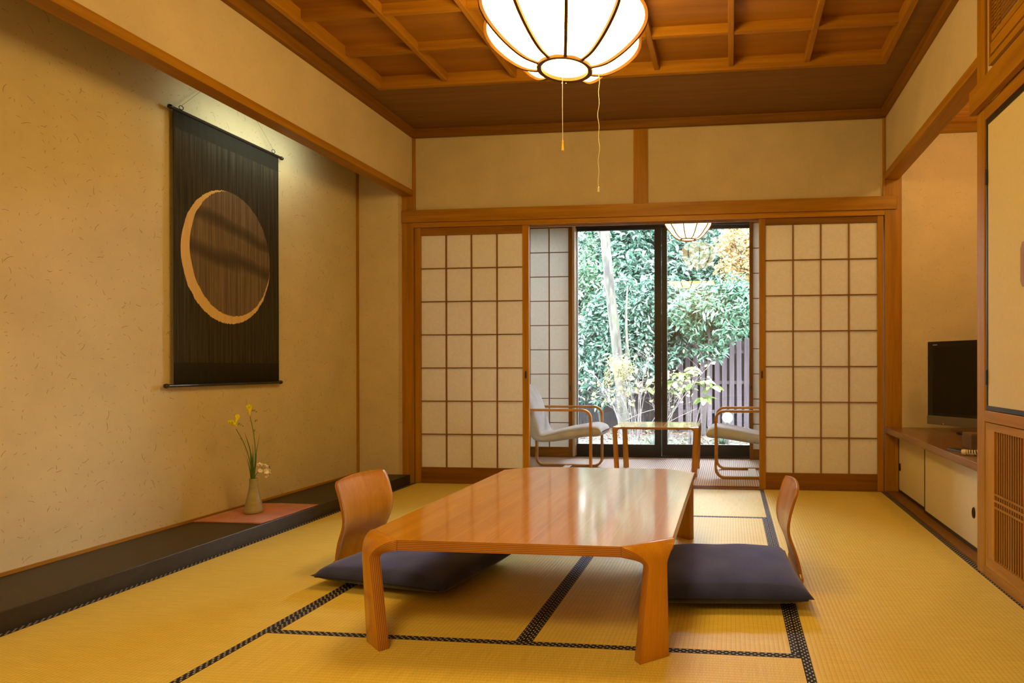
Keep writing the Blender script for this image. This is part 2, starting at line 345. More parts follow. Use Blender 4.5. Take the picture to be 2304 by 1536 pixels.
# shoji sill with two grooves
o = MB(); o.box(-0.10, 3.945, 0.001, 0.012, -0.12, 0.004).box(-0.10, 3.945, 0.012, 0.048, -0.12, -0.008).box(-0.10, 3.945, 0.048, 0.058, -0.12, 0.004).box(-0.10, 3.945, 0.058, 0.094, -0.12, -0.008).box(-0.10, 3.945, 0.094, 0.115, -0.12, 0.004)
struct(obj('trim_1', o, SX), 'grooved wooden sill under the sliding paper doors', 'sill')
def ribbed():
    m, t, p, out = new_mat('ribbed_carpet'); tc = t.nodes.new('ShaderNodeTexCoord'); sp = t.nodes.new('ShaderNodeSeparateXYZ'); t.links.new(tc.outputs['Object'], sp.inputs[0])
    w = mth(t, 'ABSOLUTE', mth(t, 'SINE', mth(t, 'MULTIPLY', sp.outputs[0], PI/0.019)))
    n = N(t, 'ShaderNodeTexNoise'); n.inputs['Scale'].default_value = 90; t.links.new(tc.outputs['Object'], n.inputs[0])
    f = mth(t, 'ADD', mth(t, 'MULTIPLY', w, 0.8), mth(t, 'MULTIPLY', n.outputs[0], 0.3), True)
    r = ramp(t, f, [(0.25, (0.26, 0.19, 0.165)), (0.75, (0.72, 0.62, 0.58))]); t.links.new(r.outputs[0], p.inputs['Base Color']); p.inputs['Roughness'].default_value = 0.8
    bump(t, p, w, 0.5, 0.002); return m
struct(bx('floor', -0.10, 3.95, 0.115, 1.66, -0.12, 0.0, ribbed()), 'ribbed brown-grey woven floor of the sunroom behind the paper doors', 'floor')
struct(bx('floor', -0.46, -0.001, -5.75, -3.06, -0.054, 0.0, WY), 'narrow honey wood floor strip at the near end of the alcove platform', 'floor')

# ------------------------------------------------------------------ left side: alcove
struct(bx('wall_left', -0.56, -0.457, -5.75, -0.06, 0.0, 2.86, PL_L), 'straw-flecked tan plaster wall of the alcove behind the scroll', 'wall')
struct(bx('wall_left', -0.56, -0.10, -0.06, 0.05, 0.0, 2.86, PL_BL), 'narrow plaster wall strip at the far end of the alcove', 'wall')
struct(bx('ceiling', -0.56, -0.1, -5.75, -0.06, 2.86, 2.92, CX), 'board ceiling inside the alcove', 'ceiling')
struct(bx('trim_2', -0.457, -0.444, -0.082, -0.06, 0.08, 2.86, WZ), 'thin wooden corner strip in the far corner of the alcove', 'trim')
struct(bx('trim_3', -0.457, -0.44, -3.05, -0.082, 0.08, 0.093, WY), 'thin wooden skirting strip along the alcove wall', 'trim')
def board_mb():
    return MB().box(-0.457, 0.0, -3.05, -0.06, -0.054, 0.080)
struct(obj('trim_4', board_mb(), LACQ, bevel=0.003), 'black lacquered alcove platform board under vase and scroll', 'platform')
struct(bx('wall_left', -0.095, -0.004, -5.75, -0.0, 2.447, 2.95, PL_LU), 'plaster wall above the alcove beam', 'wall')
struct(bx('trim_5', -0.10, 0.003, -5.75, -0.0, 2.397, 2.447, WY, bevel=0.003), 'long wooden lintel beam over the alcove', 'beam')
struct(bx('trim_6', -0.10, 0.0, -0.0, 0.115, 0.0, 2.95, WZ, bevel=0.002), 'wooden post left of the paper doors', 'post')
# ------------------------------------------------------------------ back wall over the opening
struct(bx('trim_7', 3.82, 3.945, -0.004, 0.115, 0.0, 2.95, WZ, bevel=0.002), 'wooden post right of the paper doors', 'post')
struct(bx('wall_back', 0.0, 3.82, 0.012, 0.10, 2.22, 2.95, PL_B), 'plain tan plaster wall above the paper doors', 'wall')
struct(bx('trim_8', 1.863, 1.981, -0.0, 0.06, 2.277, 2.90, WZ, bevel=0.002), 'short wooden strut in the middle of the upper back wall', 'post')
struct(bx('trim_9', -0.092, 3.905, -0.018, 0.0, 2.175, 2.277, WX, bevel=0.002), 'long wooden rail across the back wall above the doors', 'rail')
o = MB(); o.box(0.0, 3.82, 0.0, 0.012, 2.135, 2.175).box(0.0, 3.82, 0.012, 0.048, 2.150, 2.175).box(0.0, 3.82, 0.048, 0.058, 2.135, 2.175).box(0.0, 3.82, 0.058, 0.094, 2.150, 2.175).box(0.0, 3.82, 0.094, 0.115, 2.135, 2.175).box(0, 3.82, 0, 0.115, 2.175, 2.22)
struct(obj('trim_10', o, WX), 'grooved head rail the paper doors slide in', 'rail')
struct(bx('trim_11', 0.0, 0.018, -0.012, 0.012, 2.277, 2.95, WZ), 'thin wooden strip in the upper left corner of the back wall', 'trim')
struct(bx('trim_12', 3.805, 3.82, -0.012, 0.012, 2.277, 2.95, WZ), 'thin wooden strip in the upper right corner of the back wall', 'trim')
# ------------------------------------------------------------------ crown and ceiling
struct(bx('trim_13', 0.0, 3.82, -0.036, 0.0, 2.878, 2.945, SX, bevel=0.003), 'wooden crown rail along the back wall under the ceiling', 'trim')
struct(bx('trim_14', -0.004, 0.034, -5.75, -0.036, 2.878, 2.945, SY, bevel=0.003), 'wooden crown rail along the left wall under the ceiling', 'trim')
struct(bx('trim_15', 3.786, 3.824, -5.75, -0.036, 2.878, 2.945, SY, bevel=0.003), 'wooden crown rail along the right wall under the ceiling', 'trim')
CX0, CX1, CYF, NC, NR, RH = 0.165, 3.632, -0.785, 7, 7, 0.42
CYN = CYF - NR*RH
o = MB(); o.box(-0.1, 3.95, CYF, 0.1, 2.945, 3.0).box(-0.1, 3.95, -5.75, CYN, 2.945, 3.0).box(-0.1, CX0, CYN, CYF, 2.945, 3.0).box(CX1, 3.95, CYN, CYF, 2.945, 3.0)
ce = struct(obj('ceiling', o, CX), 'dark board ceiling with a recessed honey wood coffer grid', 'ceiling')
cw = (CX1-CX0)/NC
p0 = None
for i in range(NC):
    for j in range(NR):
        x = CX0+cw*(i+.5); y = CYF-RH*(j+.5)
        if p0 is None: p0 = bx('ceiling_panel', x-cw/2, x+cw/2, y-RH/2, y+RH/2, 3.022, 3.034, CP, ce)
        else: copy_part(p0, ce, (x, y, 3.028))
for i in range(1, NC):
    x = CX0+cw*i
    obj('coffer_beam', MB().box(x-.018, x+.018, CYN, CYF, 2.962, 3.022), CBY, ce, bevel=0.004)
for j in range(1, NR):
    y = CYF-RH*j
    for i in range(NC): obj('coffer_cross_beam', MB().box(CX0+cw*i+.0185, CX0+cw*(i+1)-.0185, y-.017, y+.017, 2.966, 3.022), CBX, ce)
for nm, b in (('coffer_frame', (CX0-.012, CX1+.012, CYF-.022, CYF+.012)), ('coffer_frame', (CX0-.012, CX1+.012, CYN-.012, CYN+.022))):
    obj(nm, MB().box(*b, 2.936, 2.950).box(CX0, CX1, b[2]+(.008 if b[2] > -2 else .012), b[3]-(.012 if b[2] > -2 else .006), 2.950, 3.022), CBX, ce)
for b in ((CX0-.012, CX0+.022), (CX1-.022, CX1+.012)):
    obj('coffer_frame', MB().box(*b, CYN+.022, CYF-.022, 2.936, 2.950).box(max(b[0], CX0), min(b[1], CX1), CYN, CYF, 2.950, 3.022), CBY, ce)

# ------------------------------------------------------------------ right side: niche, cupboard, post, closet wall
struct(bx('wall_right', 3.825, 3.912, -1.88, -0.004, 2.455, 2.95, PL_LU), 'plaster wall above the beam over the television niche', 'wall')
struct(bx('trim_16', 3.815, 3.925, -1.88, -0.004, 2.403, 2.455, WY, bevel=0.003), 'wooden lintel beam over the television niche', 'beam')
struct(bx('wall_right', 3.945, 4.85, 0.0, 0.10, 0.0, 2.80, PL_BL), 'warm lit plaster back wall of the television niche', 'wall')
struct(bx('wall_right', 4.75, 4.85, -1.96, 0.0, 0.0, 2.80, PL_L), 'plaster side wall of the television niche', 'wall')
struct(bx('wall_right', 3.90, 4.85, -1.98, -1.89, 0.0, 2.80, PL_BL), 'plaster near wall of the television niche', 'wall')
struct(bx('ceiling', 3.925, 4.85, -1.98, 0.1, 2.80, 2.86, wood('niche_ceiling_lit', (0.40, 0.17, 0.02), (0.62, 0.30, 0.04), 'x', 0.5, grain=1.5)), 'board ceiling of the television niche with lamplight in its orange colour', 'ceiling')  # board colour brightened to stand in for lamp light on the ceiling
struct(bx('trim_17', 3.945, 4.75, -0.022, 0.0, 2.742, 2.80, WX), 'wooden rail at the top of the niche wall', 'trim')
struct(bx('trim_18', 3.800, 3.89, -1.96, -1.872, 0.0, 2.95, WZ, bevel=0.003), 'square wooden post between niche and closet', 'post')
struct(bx('trim_19', 3.822, 4.75, -1.872, -0.004, -0.054, 0.010, SY), 'wooden threshold in front of the low cupboard', 'sill')
# counter top and cupboard below it
ct = obj('counter_top', MB().box(3.815, 4.75, -1.888, -0.006, 0.457, 0.500), COUNT, bevel=0.004)
tag(ct, 'dark wooden counter top carrying the television', 'counter')
cab = thing('low_cupboard', 'low cupboard with two cream sliding doors under the counter', 'cupboard', (4.3, -0.95, 0.012))
bx('cabinet_body', 3.935, 4.74, -1.885, -0.01, 0.012, 0.455, COUNT, cab)
bx('side_panel', 3.89, 3.933, -0.03, -0.01, 0.012, 0.455, WZ, cab)
def cup_door(y0, y1, x, hy):
    fr = 0.012; z0, z1 = 0.014, 0.452
    d = obj('door', MB().box(x, x+.016, y0+fr, y1-fr, z0+0.018, z1-fr), FUS, cab)
    obj('door_frame', MB().box(x-.002, x+.018, y0, y1, z0, z0+.018).box(x-.002, x+.018, y0, y1, z1-fr, z1).box(x-.002, x+.018, y0, y0+fr*.6, z0+.018, z1-fr).box(x-.002, x+.018, y1-fr*.6, y1, z0+.018, z1-fr), BLK, d)
    h = MB(); n = 20
    prof = [(0.0, 0.0015), (0.017, 0.0015), (0.019, 0.004), (0.022, 0.005), (0.024, 0.0)]
    bb = len(h.v)
    for r, dx in prof:
        for k in range(n): a = 2*PI*k/n; h.v.append((x-dx-.0005, hy+r*math.cos(a)*0.8, 0.205+r*math.sin(a)*1.25))
    for i in range(len(prof)-1):
        for k in range(n): l = (k+1) % n; h.face((bb+i*n+k, bb+i*n+l, bb+(i+1)*n+l, bb+(i+1)*n+k))
    obj('finger_pull', h, plain('dark_bronze', (0.03, 0.022, 0.015), 0.3, 0.8), d)
cup_door(-0.752, -0.032, 3.914, -0.075)
cup_door(-1.87, -0.748, 3.892, -1.585)
# closet wall right of the post
XW = 3.802
struct(bx('wall_right', XW+.012, 3.93, -5.75, -1.962, 2.268, 2.95, PL_LU), 'plaster wall above the closet doors', 'wall')
struct(bx('wall_right', 3.86, 3.93, -5.75, -2.0, 0.0, 2.268, plain('closet_back', (0.05, 0.03, 0.015), 0.8)), 'dark backing wall behind the closet doors', 'wall')
struct(bx('trim_20', 3.768, 3.80, -5.75, -1.862, 2.158, 2.268, WY, bevel=0.002), 'long wooden rail over the closet doors', 'rail')
struct(bx('trim_21', XW, 3.86, -5.75, -1.962, 2.098, 2.158, WY), 'wooden head rail of the closet doors', 'rail')
struct(bx('trim_22', XW-.004, 3.86, -5.75, -1.962, 0.712, 0.762, WY, bevel=0.002), 'wooden middle rail between closet door and lattice door', 'rail')
struct(bx('trim_23', XW-.002, 3.86, -5.75, -1.962, 0.0, 0.045, WY, bevel=0.002), 'wooden sill under the lattice door', 'sill')
def closet_door(n, y1, y0, x, lab):
    d = thing('door_%d' % n, lab, 'door', (x, (y0+y1)/2, 0.765), kind='structure')
    bx('paper_panel', x+.004, x+.02, y0+.02, y1-.012, 0.785, 2.072, FUS, d)
    for b in ((y0, y1, .765, .785), (y0, y1, 2.072, 2.096)): bx('frame_rail', x, x+.024, *b, BLK, d)
    for b in ((y0, y0+.018), (y1-.012, y1)): bx('frame_stile', x, x+.024, *b, .785, 2.072, BLK, d)
    return d
d1 = closet_door(5, -1.966, -2.93, 3.806, 'cream papered closet door with black frame beside the post')
closet_door(6, -2.93, -3.89, 3.812, 'cream papered closet door with black frame, second from the post')
pl = [(3.8005, -2.325+sy*a, 1.375+sz*b) for sy, sz, a, b in ((1,1,.035,.09),(1,1,.05,.065),(1,-1,.05,.065),(1,-1,.035,.09),(-1,-1,.035,.09),(-1,-1,.05,.065),(-1,1,.05,.065),(-1,1,.035,.09))]
pl = [(p[0], p[1]-.045, p[2]) for p in pl]
o = MB(); o.v = pl + [(p[0]+.009, p[1], p[2]) for p in pl]; o.face(range(8)); o.face(range(15, 7, -1))
for i in range(8): j = (i+1) % 8; o.face((i, j, 8+j, 8+i))
hp = obj('pull_plate', o, WZ, d1); hp['label'] = 'octagonal wooden pull plate'
bx('pull_recess', 3.799, 3.8007, -2.385, -2.355, 1.33, 1.42, BLK, hp)
bx('hinge', 3.7985, 3.806, -1.982, -1.970, 0.880, 0.948, BLK, d1)
bx('hinge', 3.7985, 3.806, -1.982, -1.970, 1.80, 1.868, BLK, d1)
ld = thing('door_7', 'lattice door of thin vertical bars under the closet door', 'door', (3.82, -2.5, 0.046), kind='structure')
LY0, LY1 = -2.965, -1.966
obj('top_rail', MB().box(XW+.001, XW+.026, LY0, LY1, .674, .708), WY, ld); obj('bottom_rail', MB().box(XW+.001, XW+.026, LY0, LY1, .046, .098), WY, ld)
for b in ((LY0, LY0+.09), (LY1-.095, LY1)): obj('stile', MB().box(XW+.001, XW+.026, *b, .098, .674), WZ, ld)
y = LY1-.095-.019; b0 = None
while y > LY0+.095:
    if b0 is None: b0 = bx('lattice_bar', XW+.006, XW+.0095, y-.0042, y+.0042, .098, .674, WZ, ld)
    else: copy_part(b0, ld, (XW+.00775, y, .386))
    y -= 0.0225
for z in (.336, .365, .394): bx('cross_bar', XW+.001, XW+.0055, LY0+.09, LY1-.095, z-.0045, z+.0045, WY, ld)
struct(bx('wall_right', XW, 3.93, -5.75, -3.90, 0.045, 2.098, PL_L), 'plaster wall beside the camera beyond the closet', 'wall')
bx('lattice_back', XW+.018, XW+.024, LY0, LY1, .06, .70, plain('door_back_panel', (0.022, 0.009, 0.003), 0.8), ld)
tr = thing('window_5', 'slatted wooden transom high in the wall above the closet doors', 'transom', (3.80, -2.6, 2.32), kind='structure')
TX = XW-.006; TY0, TY1 = -3.3, -2.018
bx('frame_rail', TX, TX+.03, TY0, TY1, 2.322, 2.352, WY, tr); bx('frame_rail', TX, TX+.03, TY0, TY1, 2.84, 2.862, WY, tr)
bx('frame_stile', TX, TX+.03, TY1-.012, TY1, 2.352, 2.84, WZ, tr); bx('frame_stile', TX, TX+.03, TY0, TY0+.012, 2.352, 2.84, WZ, tr)
bx('lower_board', TX+.004, TX+.02, TY0+.012, TY1-.012, 2.368, 2.418, WY, tr); bx('slide_rail', TX+.008, TX+.02, TY0+.012, TY1-.012, 2.428, 2.455, WY, tr)
bx('back_board', TX+.022, TX+.028, TY0+.012, TY1-.012, 2.352, 2.84, BLK, tr)
z = 2.470
while z < 2.835: bx('transom_slat', TX+.008, TX+.014, TY0+.012, TY1-.012, z, z+.0045, WY, tr); z += 0.0175
for yy in (-2.05, -2.10, -2.3, -2.6, -2.9, -3.2): bx('transom_stay', TX+.0145, TX+.020, yy-.006, yy+.006, 2.456, 2.84, WZ, tr)
# wall behind the camera
struct(bx('wall_front', -0.56, 3.95, -5.85, -5.75, 0.0, 3.0, PL_B), 'plaster wall behind the camera', 'wall')

# ------------------------------------------------------------------ sliding paper doors
def shoji(n, x0, x1, y, z0, z1, sl, sr, rt, rb, cols, rows, label, pull=None, vis_rows=None):
    """lattice toward the room (-y), paper behind"""
    d = thing('door_%d' % n, label, 'sliding door', ((x0+x1)/2, y, z0), kind='structure'); th = 0.030
    obj('stile', MB().box(x0, x0+sl, y, y+th, z0, z1), WZ if n < 3 else SZ, d, bevel=0.0015); 
    st = obj('stile', MB().box(x1-sr, x1, y, y+th, z0, z1), WZ if n < 3 else SZ, d, bevel=0.0015)
    obj('top_rail', MB().box(x0+sl, x1-sr, y+.002, y+th-.002, z1-rt, z1), SX, d, bevel=0.0015); obj('bottom_rail', MB().box(x0+sl, x1-sr, y+.002, y+th-.002, z0, z0+rb), SX, d, bevel=0.0015)
    ax0, ax1, az0, az1 = x0+sl, x1-sr, z0+rb, z1-rt; cwid = (ax1-ax0)/cols; rh = (az1-az0)/rows; kb = 0.0048
    v0 = None
    for i in range(1, cols):
        x = ax0+cwid*i
        if v0 is None: v0 = bx('lattice_bar', x-kb, x+kb, y+.007, y+.019, az0, az1, SZ, d)
        else: copy_part(v0, d, (x, y+.013, (az0+az1)/2))
    v0 = None
    for j in range(1, rows):
        z = az0+rh*j
        if v0 is None: v0 = bx('cross_bar', ax0, ax1, y+.0055, y+.018, z-kb*.8, z+kb*.8, SX, d)
        else: copy_part(v0, d, ((ax0+ax1)/2, y+.01175, z))
    v0 = None
    for i in range(cols):
        for j in range(rows):
            c = (ax0+cwid*(i+.5), y+.0205, az0+rh*(j+.5))
            if v0 is None: v0 = obj('paper_pane', MB().box(c[0]-cwid/2, c[0]+cwid/2, y+.0202, y+.0208, c[2]-rh/2, c[2]+rh/2), PAPER if n < 3 else PAPER2, d)
            else: copy_part(v0, d, c)
    if pull:
        px, pz = pull; f = MB().box(px-.009, px+.009, y-.0012, y+.0005, pz-.032, pz+.032)
        h = obj('finger_pull', f, plain('pull_rim', (0.20, 0.09, 0.03), 0.4), d); bx('pull_recess', px-.006, px+.006, y-.0016, y-.0012, pz-.027, pz+.027, BLK, h)
    return d
shoji(1, 0.006, 0.989, 0.014, -0.006, 2.147, 0.050, 0.054, 0.076, 0.137, 4, 7, 'left sliding paper door with four by seven panes', pull=(0.963, 0.905))
shoji(2, 2.862, 3.812, 0.014, -0.006, 2.147, 0.050, 0.044, 0.062, 0.137, 4, 7, 'right sliding paper door with four by seven panes', pull=(2.884, 0.905))
shoji(3, 0.02, 0.945, 1.60, 0.004, 2.50, 0.030, 0.036, 0.035, 0.105, 4, 9, 'inner paper door behind the grey armchair, left side of the sunroom', pull=(0.928, 0.75))
shoji(4, 2.835, 3.79, 1.60, 0.004, 2.50, 0.036, 0.030, 0.035, 0.105, 4, 9, 'inner paper door behind the half hidden armchair, right side of the sunroom', pull=(2.852, 0.75))

# ------------------------------------------------------------------ sunroom shell and glass doors
struct(bx('wall_left', -0.20, -0.10, 0.05, 1.80, 0.0, 2.60, PL_L), 'plaster end wall of the sunroom on the left', 'wall')
struct(bx('wall_right', 3.95, 4.05, 0.10, 1.80, 0.0, 2.60, PL_L), 'plaster end wall of the sunroom on the right', 'wall')
struct(bx('ceiling', -0.20, 4.05, 0.10, 1.80, 2.56, 2.62, CP), 'board ceiling of the sunroom', 'ceiling')
struct(bx('trim_24', -0.10, 3.95, 1.58, 1.64, 2.505, 2.56, WX), 'wooden head rail over the inner paper doors', 'rail')
struct(bx('trim_25', -0.10, 3.95, 1.66, 1.83, -0.35, 0.012, BRZ), 'dark threshold under the garden glass doors', 'sill')
struct(bx('trim_26', -0.10, 3.95, 1.66, 1.83, 2.472, 2.62, BRZ), 'dark header over the garden glass doors', 'rail')
def gdoor(n, x0, x1, y, lab, sl=0.06, sr=0.06):
    d = thing('window_%d' % n, lab, 'glass door', ((x0+x1)/2, y, 0.012), kind='structure')
    bx('frame_stile', x0, x0+sl, y, y+.035, 0.012, 2.472, BRZ, d); bx('frame_stile', x1-sr, x1, y, y+.035, 0.012, 2.472, BRZ, d)
    bx('frame_rail', x0+sl, x1-sr, y, y+.035, 0.012, 0.134, BRZ, d); bx('frame_rail', x0+sl, x1-sr, y, y+.035, 2.447, 2.472, BRZ, d)
    obj('glass_pane', MB().box(x0+sl, x1-sr, y+.015, y+.0185, 0.134, 2.447), GLASS, d)
gdoor(1, 0.0, 0.975, 1.745, 'garden glass door behind the left inner paper door')
gdoor(2, 0.945, 1.900, 1.700, 'garden glass door in the left half of the opening, tree trunk behind', 0.022, 0.072)
gdoor(3, 1.900, 2.900, 1.745, 'garden glass door in the right half of the opening, picket fence behind', 0.060, 0.06)
gdoor(4, 2.88, 3.90, 1.700, 'garden glass door behind the right inner paper door')
struct(bx('trim_27', -0.5, 4.5, 1.84, 2.20, 2.585, 2.66, plain('eave_wood', (0.16, 0.11, 0.08), 0.7)), 'roof eave board over the garden glass doors', 'eave')
struct(bx('trim_28', 0.952, 0.975, 1.60, 1.70, 0.012, 2.50, plain('jamb_cream', (0.50, 0.38, 0.24), 0.6)), 'pale jamb strip left of the garden glass doors', 'trim')

# ------------------------------------------------------------------ pendant lanterns
RIBW = wood('lantern_rib', (0.10, 0.040, 0.008), (0.15, 0.065, 0.012), 'z', 0.6, spec=0.2)
SHADE = emis('lantern_shade_glow', LAMP_COL, LAMP_STR); SHADE2 = emis('lantern_shade_glow_small', (1.0, 0.66, 0.28), CORR_STR)
CORD = plain('white_cord', (0.75, 0.72, 0.66), 0.7)
def cr(pts, n):
    """Catmull-Rom through points"""
    P = [Vector(p) for p in pts]; P = [2*P[0]-P[1]] + P + [2*P[-1]-P[-2]]; out = []
    for i in range(1, len(P)-2):
        for k in range(n):
            t = k/n; a, b, c, d = P[i-1], P[i], P[i+1], P[i+2]
            out.append(0.5*((2*b)+(c-a)*t+(2*a-5*b+4*c-d)*t*t+(3*b-a-3*c+d)*t**3))
    out.append(P[-2]); return out
def lantern(name, label, cx, cy, prof, nr, a0, shade, dent, zc, ribw, top):
    L = thing(name, label, 'lamp', (cx, cy, prof[0][1]))
    pr = [(p.x, p.y) for p in cr([(r, z, 0) for r, z in prof], 5)]; n = len(pr)
    tans = []
    for i in range(n):
        a = pr[max(0, i-1)]; b = pr[min(n-1, i+1)]; t = Vector((b[0]-a[0], b[1]-a[1])).normalized(); tans.append(t)
    panel_src = rib_src = None; da = 2*PI/nr
    for k in range(nr):
        az = a0 + da*k
        if panel_src is None:
            def fn(u, v):
                i = min(n-1, int(round(v*(n-1)))); r, z = pr[i]; nx = -tans[i].y
                d = dent*math.sin(PI*u)*math.sin(PI*min(1, max(0, v)))**0.5
                rr = r - ribw*0.6 - d*0.9; a = az + da*u; return (cx+rr*math.cos(a), cy+rr*math.sin(a), z + (0.004 if v < .5 else -0.004))
            panel_src = obj('shade_panel', MB().grid(fn, 10, n-1), shade, L, smooth=True, origin=(cx, cy, zc))
            m = MB(); e = Vector((-math.sin(az), math.cos(az), 0)); R = Vector((math.cos(az), math.sin(az), 0)); hw = ribw*0.5
            for i in range(n):
                r, z = pr[i]; t = tans[i]; nn = R*t.y + Vector((0, 0, -t.x)); c = Vector((cx, cy, 0)) + R*r + Vector((0, 0, z))
                for a, q in ((-hw, -ribw*1.3), (hw, -ribw*1.3), (hw, 0.001), (-hw, 0.001)): m.v.append(tuple(c + e*a + nn*q))
            for i in range(n-1):
                for q in range(4): p = (q+1) % 4; m.face((4*i+q, 4*i+p, 4*(i+1)+p, 4*(i+1)+q))
            m.face((0,1,2,3)); m.face((4*n-4, 4*n-1, 4*n-2, 4*n-3))
            rib_src = obj('rib', m, RIBW, L, origin=(cx, cy, zc))
        else:
            for s in (panel_src, rib_src):
                c = copy_part(s, L, (cx, cy, zc)); c.rotation_euler.z = da*k
    r0, z0 = prof[0]; r1, z1 = prof[-1]
    w = ribw
    obj('bottom_ring', MB().lathe([(r0-w*.9, z0-.002), (r0+w*.5, z0-.004), (r0+w*.6, z0+w*1.2), (r0-w*.9, z0+w*1.2), (r0-w*.9, z0-.002)], (cx, cy), 48), RIBW, L)
    obj('bottom_diffuser', MB().lathe([(0.0005, z0+w*1.0), (r0-w*.85, z0+w*1.0)], (cx, cy), 40), shade, L)
    obj('top_ring', MB().lathe([(r1-w, z1-w), (r1+w*.6, z1-w), (r1+w*.6, z1+.004), (r1-w, z1+.004), (r1-w, z1-w)], (cx, cy), 48), RIBW, L)
    obj('ceiling_mount', MB().lathe([(0.0005, z1), (r1*.9, z1), (r1*.9, z1+.02), (0.03, z1+.04), (0.03, top-.03), (0.06, top-.02), (0.06, top), (0.0005, top)], (cx, cy), 24), WZ, L)
    return L
PR = [(0.116, 2.292), (0.19, 2.306), (0.264, 2.348), (0.330, 2.406), (0.368, 2.460), (0.378, 2.505), (0.368, 2.552), (0.330, 2.606), (0.264, 2.662), (0.19, 2.702), (0.13, 2.716)]
L = lantern('pendant_lantern', 'large glowing ribbed paper lantern hanging under the coffered ceiling', 1.90, -2.26, PR, 10, math.radians(-2), SHADE, 0.062, 2.50, 0.0135, 3.022)
# two pull cords
c = obj('pull_cord', MB().tube([(1.89, -2.26, 2.292), (1.889, -2.26, 2.15), (1.89, -2.26, 1.975)], 0.0012, 6), CORD, L)
obj('cord_tip', MB().lathe([(0.0005, 1.980), (.004, 1.978), (.0045, 1.970), (.0035, 1.965), (.0055, 1.945), (.006, 1.932), (.004, 1.930), (.0005, 1.930)], (1.89, -2.26), 14), plain('brass_tip', (0.75, 0.50, 0.08), 0.35), c)['label'] = 'yellow pull tip'
pts = [(2.054 + 0.0028*math.sin(i*1.15) + 0.002*math.sin(i*.47), -2.26, 2.262 - i*0.0185) for i in range(28)]
c2 = obj('pull_cord', MB().tube(pts, 0.0014, 6), CORD, L)
obj('cord_tip', MB().lathe([(0.0005, 1.766), (.0045, 1.763), (.005, 1.742), (.0005, 1.741)], (pts[-1][0], -2.26), 12), CORD, c2)
obj('cord_arm', MB().tube([(2.01, -2.26, 2.296), (2.054, -2.26, 2.262)], 0.0012, 6), CORD, L)
PR2 = [(0.068, 2.150), (0.110, 2.160), (0.150, 2.192), (0.175, 2.225), (0.205, 2.262), (0.222, 2.31), (0.222, 2.37), (0.20, 2.43), (0.14, 2.47), (0.09, 2.48)]
lantern('pendant_lantern', 'small glowing ribbed lantern in the sunroom, cut off by the door head', 2.245, 0.85, PR2, 10, math.radians(10), SHADE2, 0.02, 2.31, 0.008, 2.56)

# ------------------------------------------------------------------ bent plywood tables
PLY = None
def ply_mat():
    m, t, p, out = new_mat('plywood_edge'); uv = t.nodes.new('ShaderNodeTexCoord'); sp = t.nodes.new('ShaderNodeSeparateXYZ'); t.links.new(uv.outputs['UV'], sp.inputs[0])
    s = mth(t, 'SINE', mth(t, 'MULTIPLY', sp.outputs[1], 2*PI*6)); n = N(t, 'ShaderNodeTexNoise'); n.inputs['Scale'].default_value = 6; t.links.new(coords(t), n.inputs[0])
    f = mth(t, 'ADD', mth(t, 'MULTIPLY', s, 0.32), mth(t, 'MULTIPLY_ADD', n.outputs[0], 0.5)); t.nodes[-2].inputs[2].default_value = 0.25; r = ramp(t, f, [(0.25, (0.23, 0.080, 0.018)), (0.75, (0.52, 0.235, 0.060))]); t.links.new(r.outputs[0], p.inputs['Base Color'])
    p.inputs['Roughness'].default_value = 0.35; p.inputs['Coat Weight'].default_value = 0.4; p.inputs['Coat Roughness'].default_value = 0.15
    return m
PLY = ply_mat()
def molded_table(name, label, x0, x1, y0, y1, h, th, cx, cy, R, foot_w, waist_w, lean=0.026, group=None):
    T = thing(name, label, 'table', ((x0+x1)/2, (y0+y1)/2, 0), group)
    P = [(x0+cx, y0), (x1-cx, y0), (x1, y0+cy), (x1, y1-cy), (x1-cx, y1), (x0+cx, y1), (x0, y1-cy), (x0, y0+cy)]
    mb = MB(); mb.prism(P, h-th, h, 1, True)
    for i in (0, 1): mb.m[i] = 0
    top = obj('tabletop', mb, [TY, PLY], T, bevel=0.0022)
    for a, b in ((1, 2), (3, 4), (5, 6), (7, 0)):
        A = Vector((*P[a], 0)); B = Vector((*P[b], 0)); e = (B-A).normalized(); n = Vector((e.y, -e.x, 0)); mid = (A+B)/2; full = (B-A).length/2
        prof = []; wd = []; hc = h - th/2; rc = R - th/2
        nb = 12
        prof.append((-0.0005, hc, 0, 1)); wd.append((full, th/2))
        for k in range(1, nb+1):
            an = PI/2*k/nb; prof.append((rc*math.sin(an), hc - rc*(1-math.cos(an)), math.sin(an), math.cos(an)))
            s = k/nb; s = s*s*(3-2*s); wd.append((full*(1-s)+waist_w/2*s, th/2))
        zs = hc-rc; ns = 8
        for k in range(1, ns+1):
            s = k/ns; prof.append((rc - lean*s, zs*(1-s), 1, 0)); wd.append((waist_w/2*(1-s)+foot_w/2*s, th/2))
        obj('leg', MB().strip(prof, wd, mid, e, n), [TLEG, PLY], T, smooth=True, bevel=0.002)
    return T
molded_table('low_table', 'long low glossy honey wood table with bent plywood legs on the mats', 1.350, 2.437, -2.992, -1.412, 0.38, 0.036, 0.160, 0.130, 0.066, 0.114, 0.072, 0.022)
molded_table('side_table', 'small square wooden side table in the sunroom between two armchairs', 1.60, 2.352, 0.475, 1.035, 0.438, 0.020, 0.068, 0.066, 0.036, 0.054, 0.046)

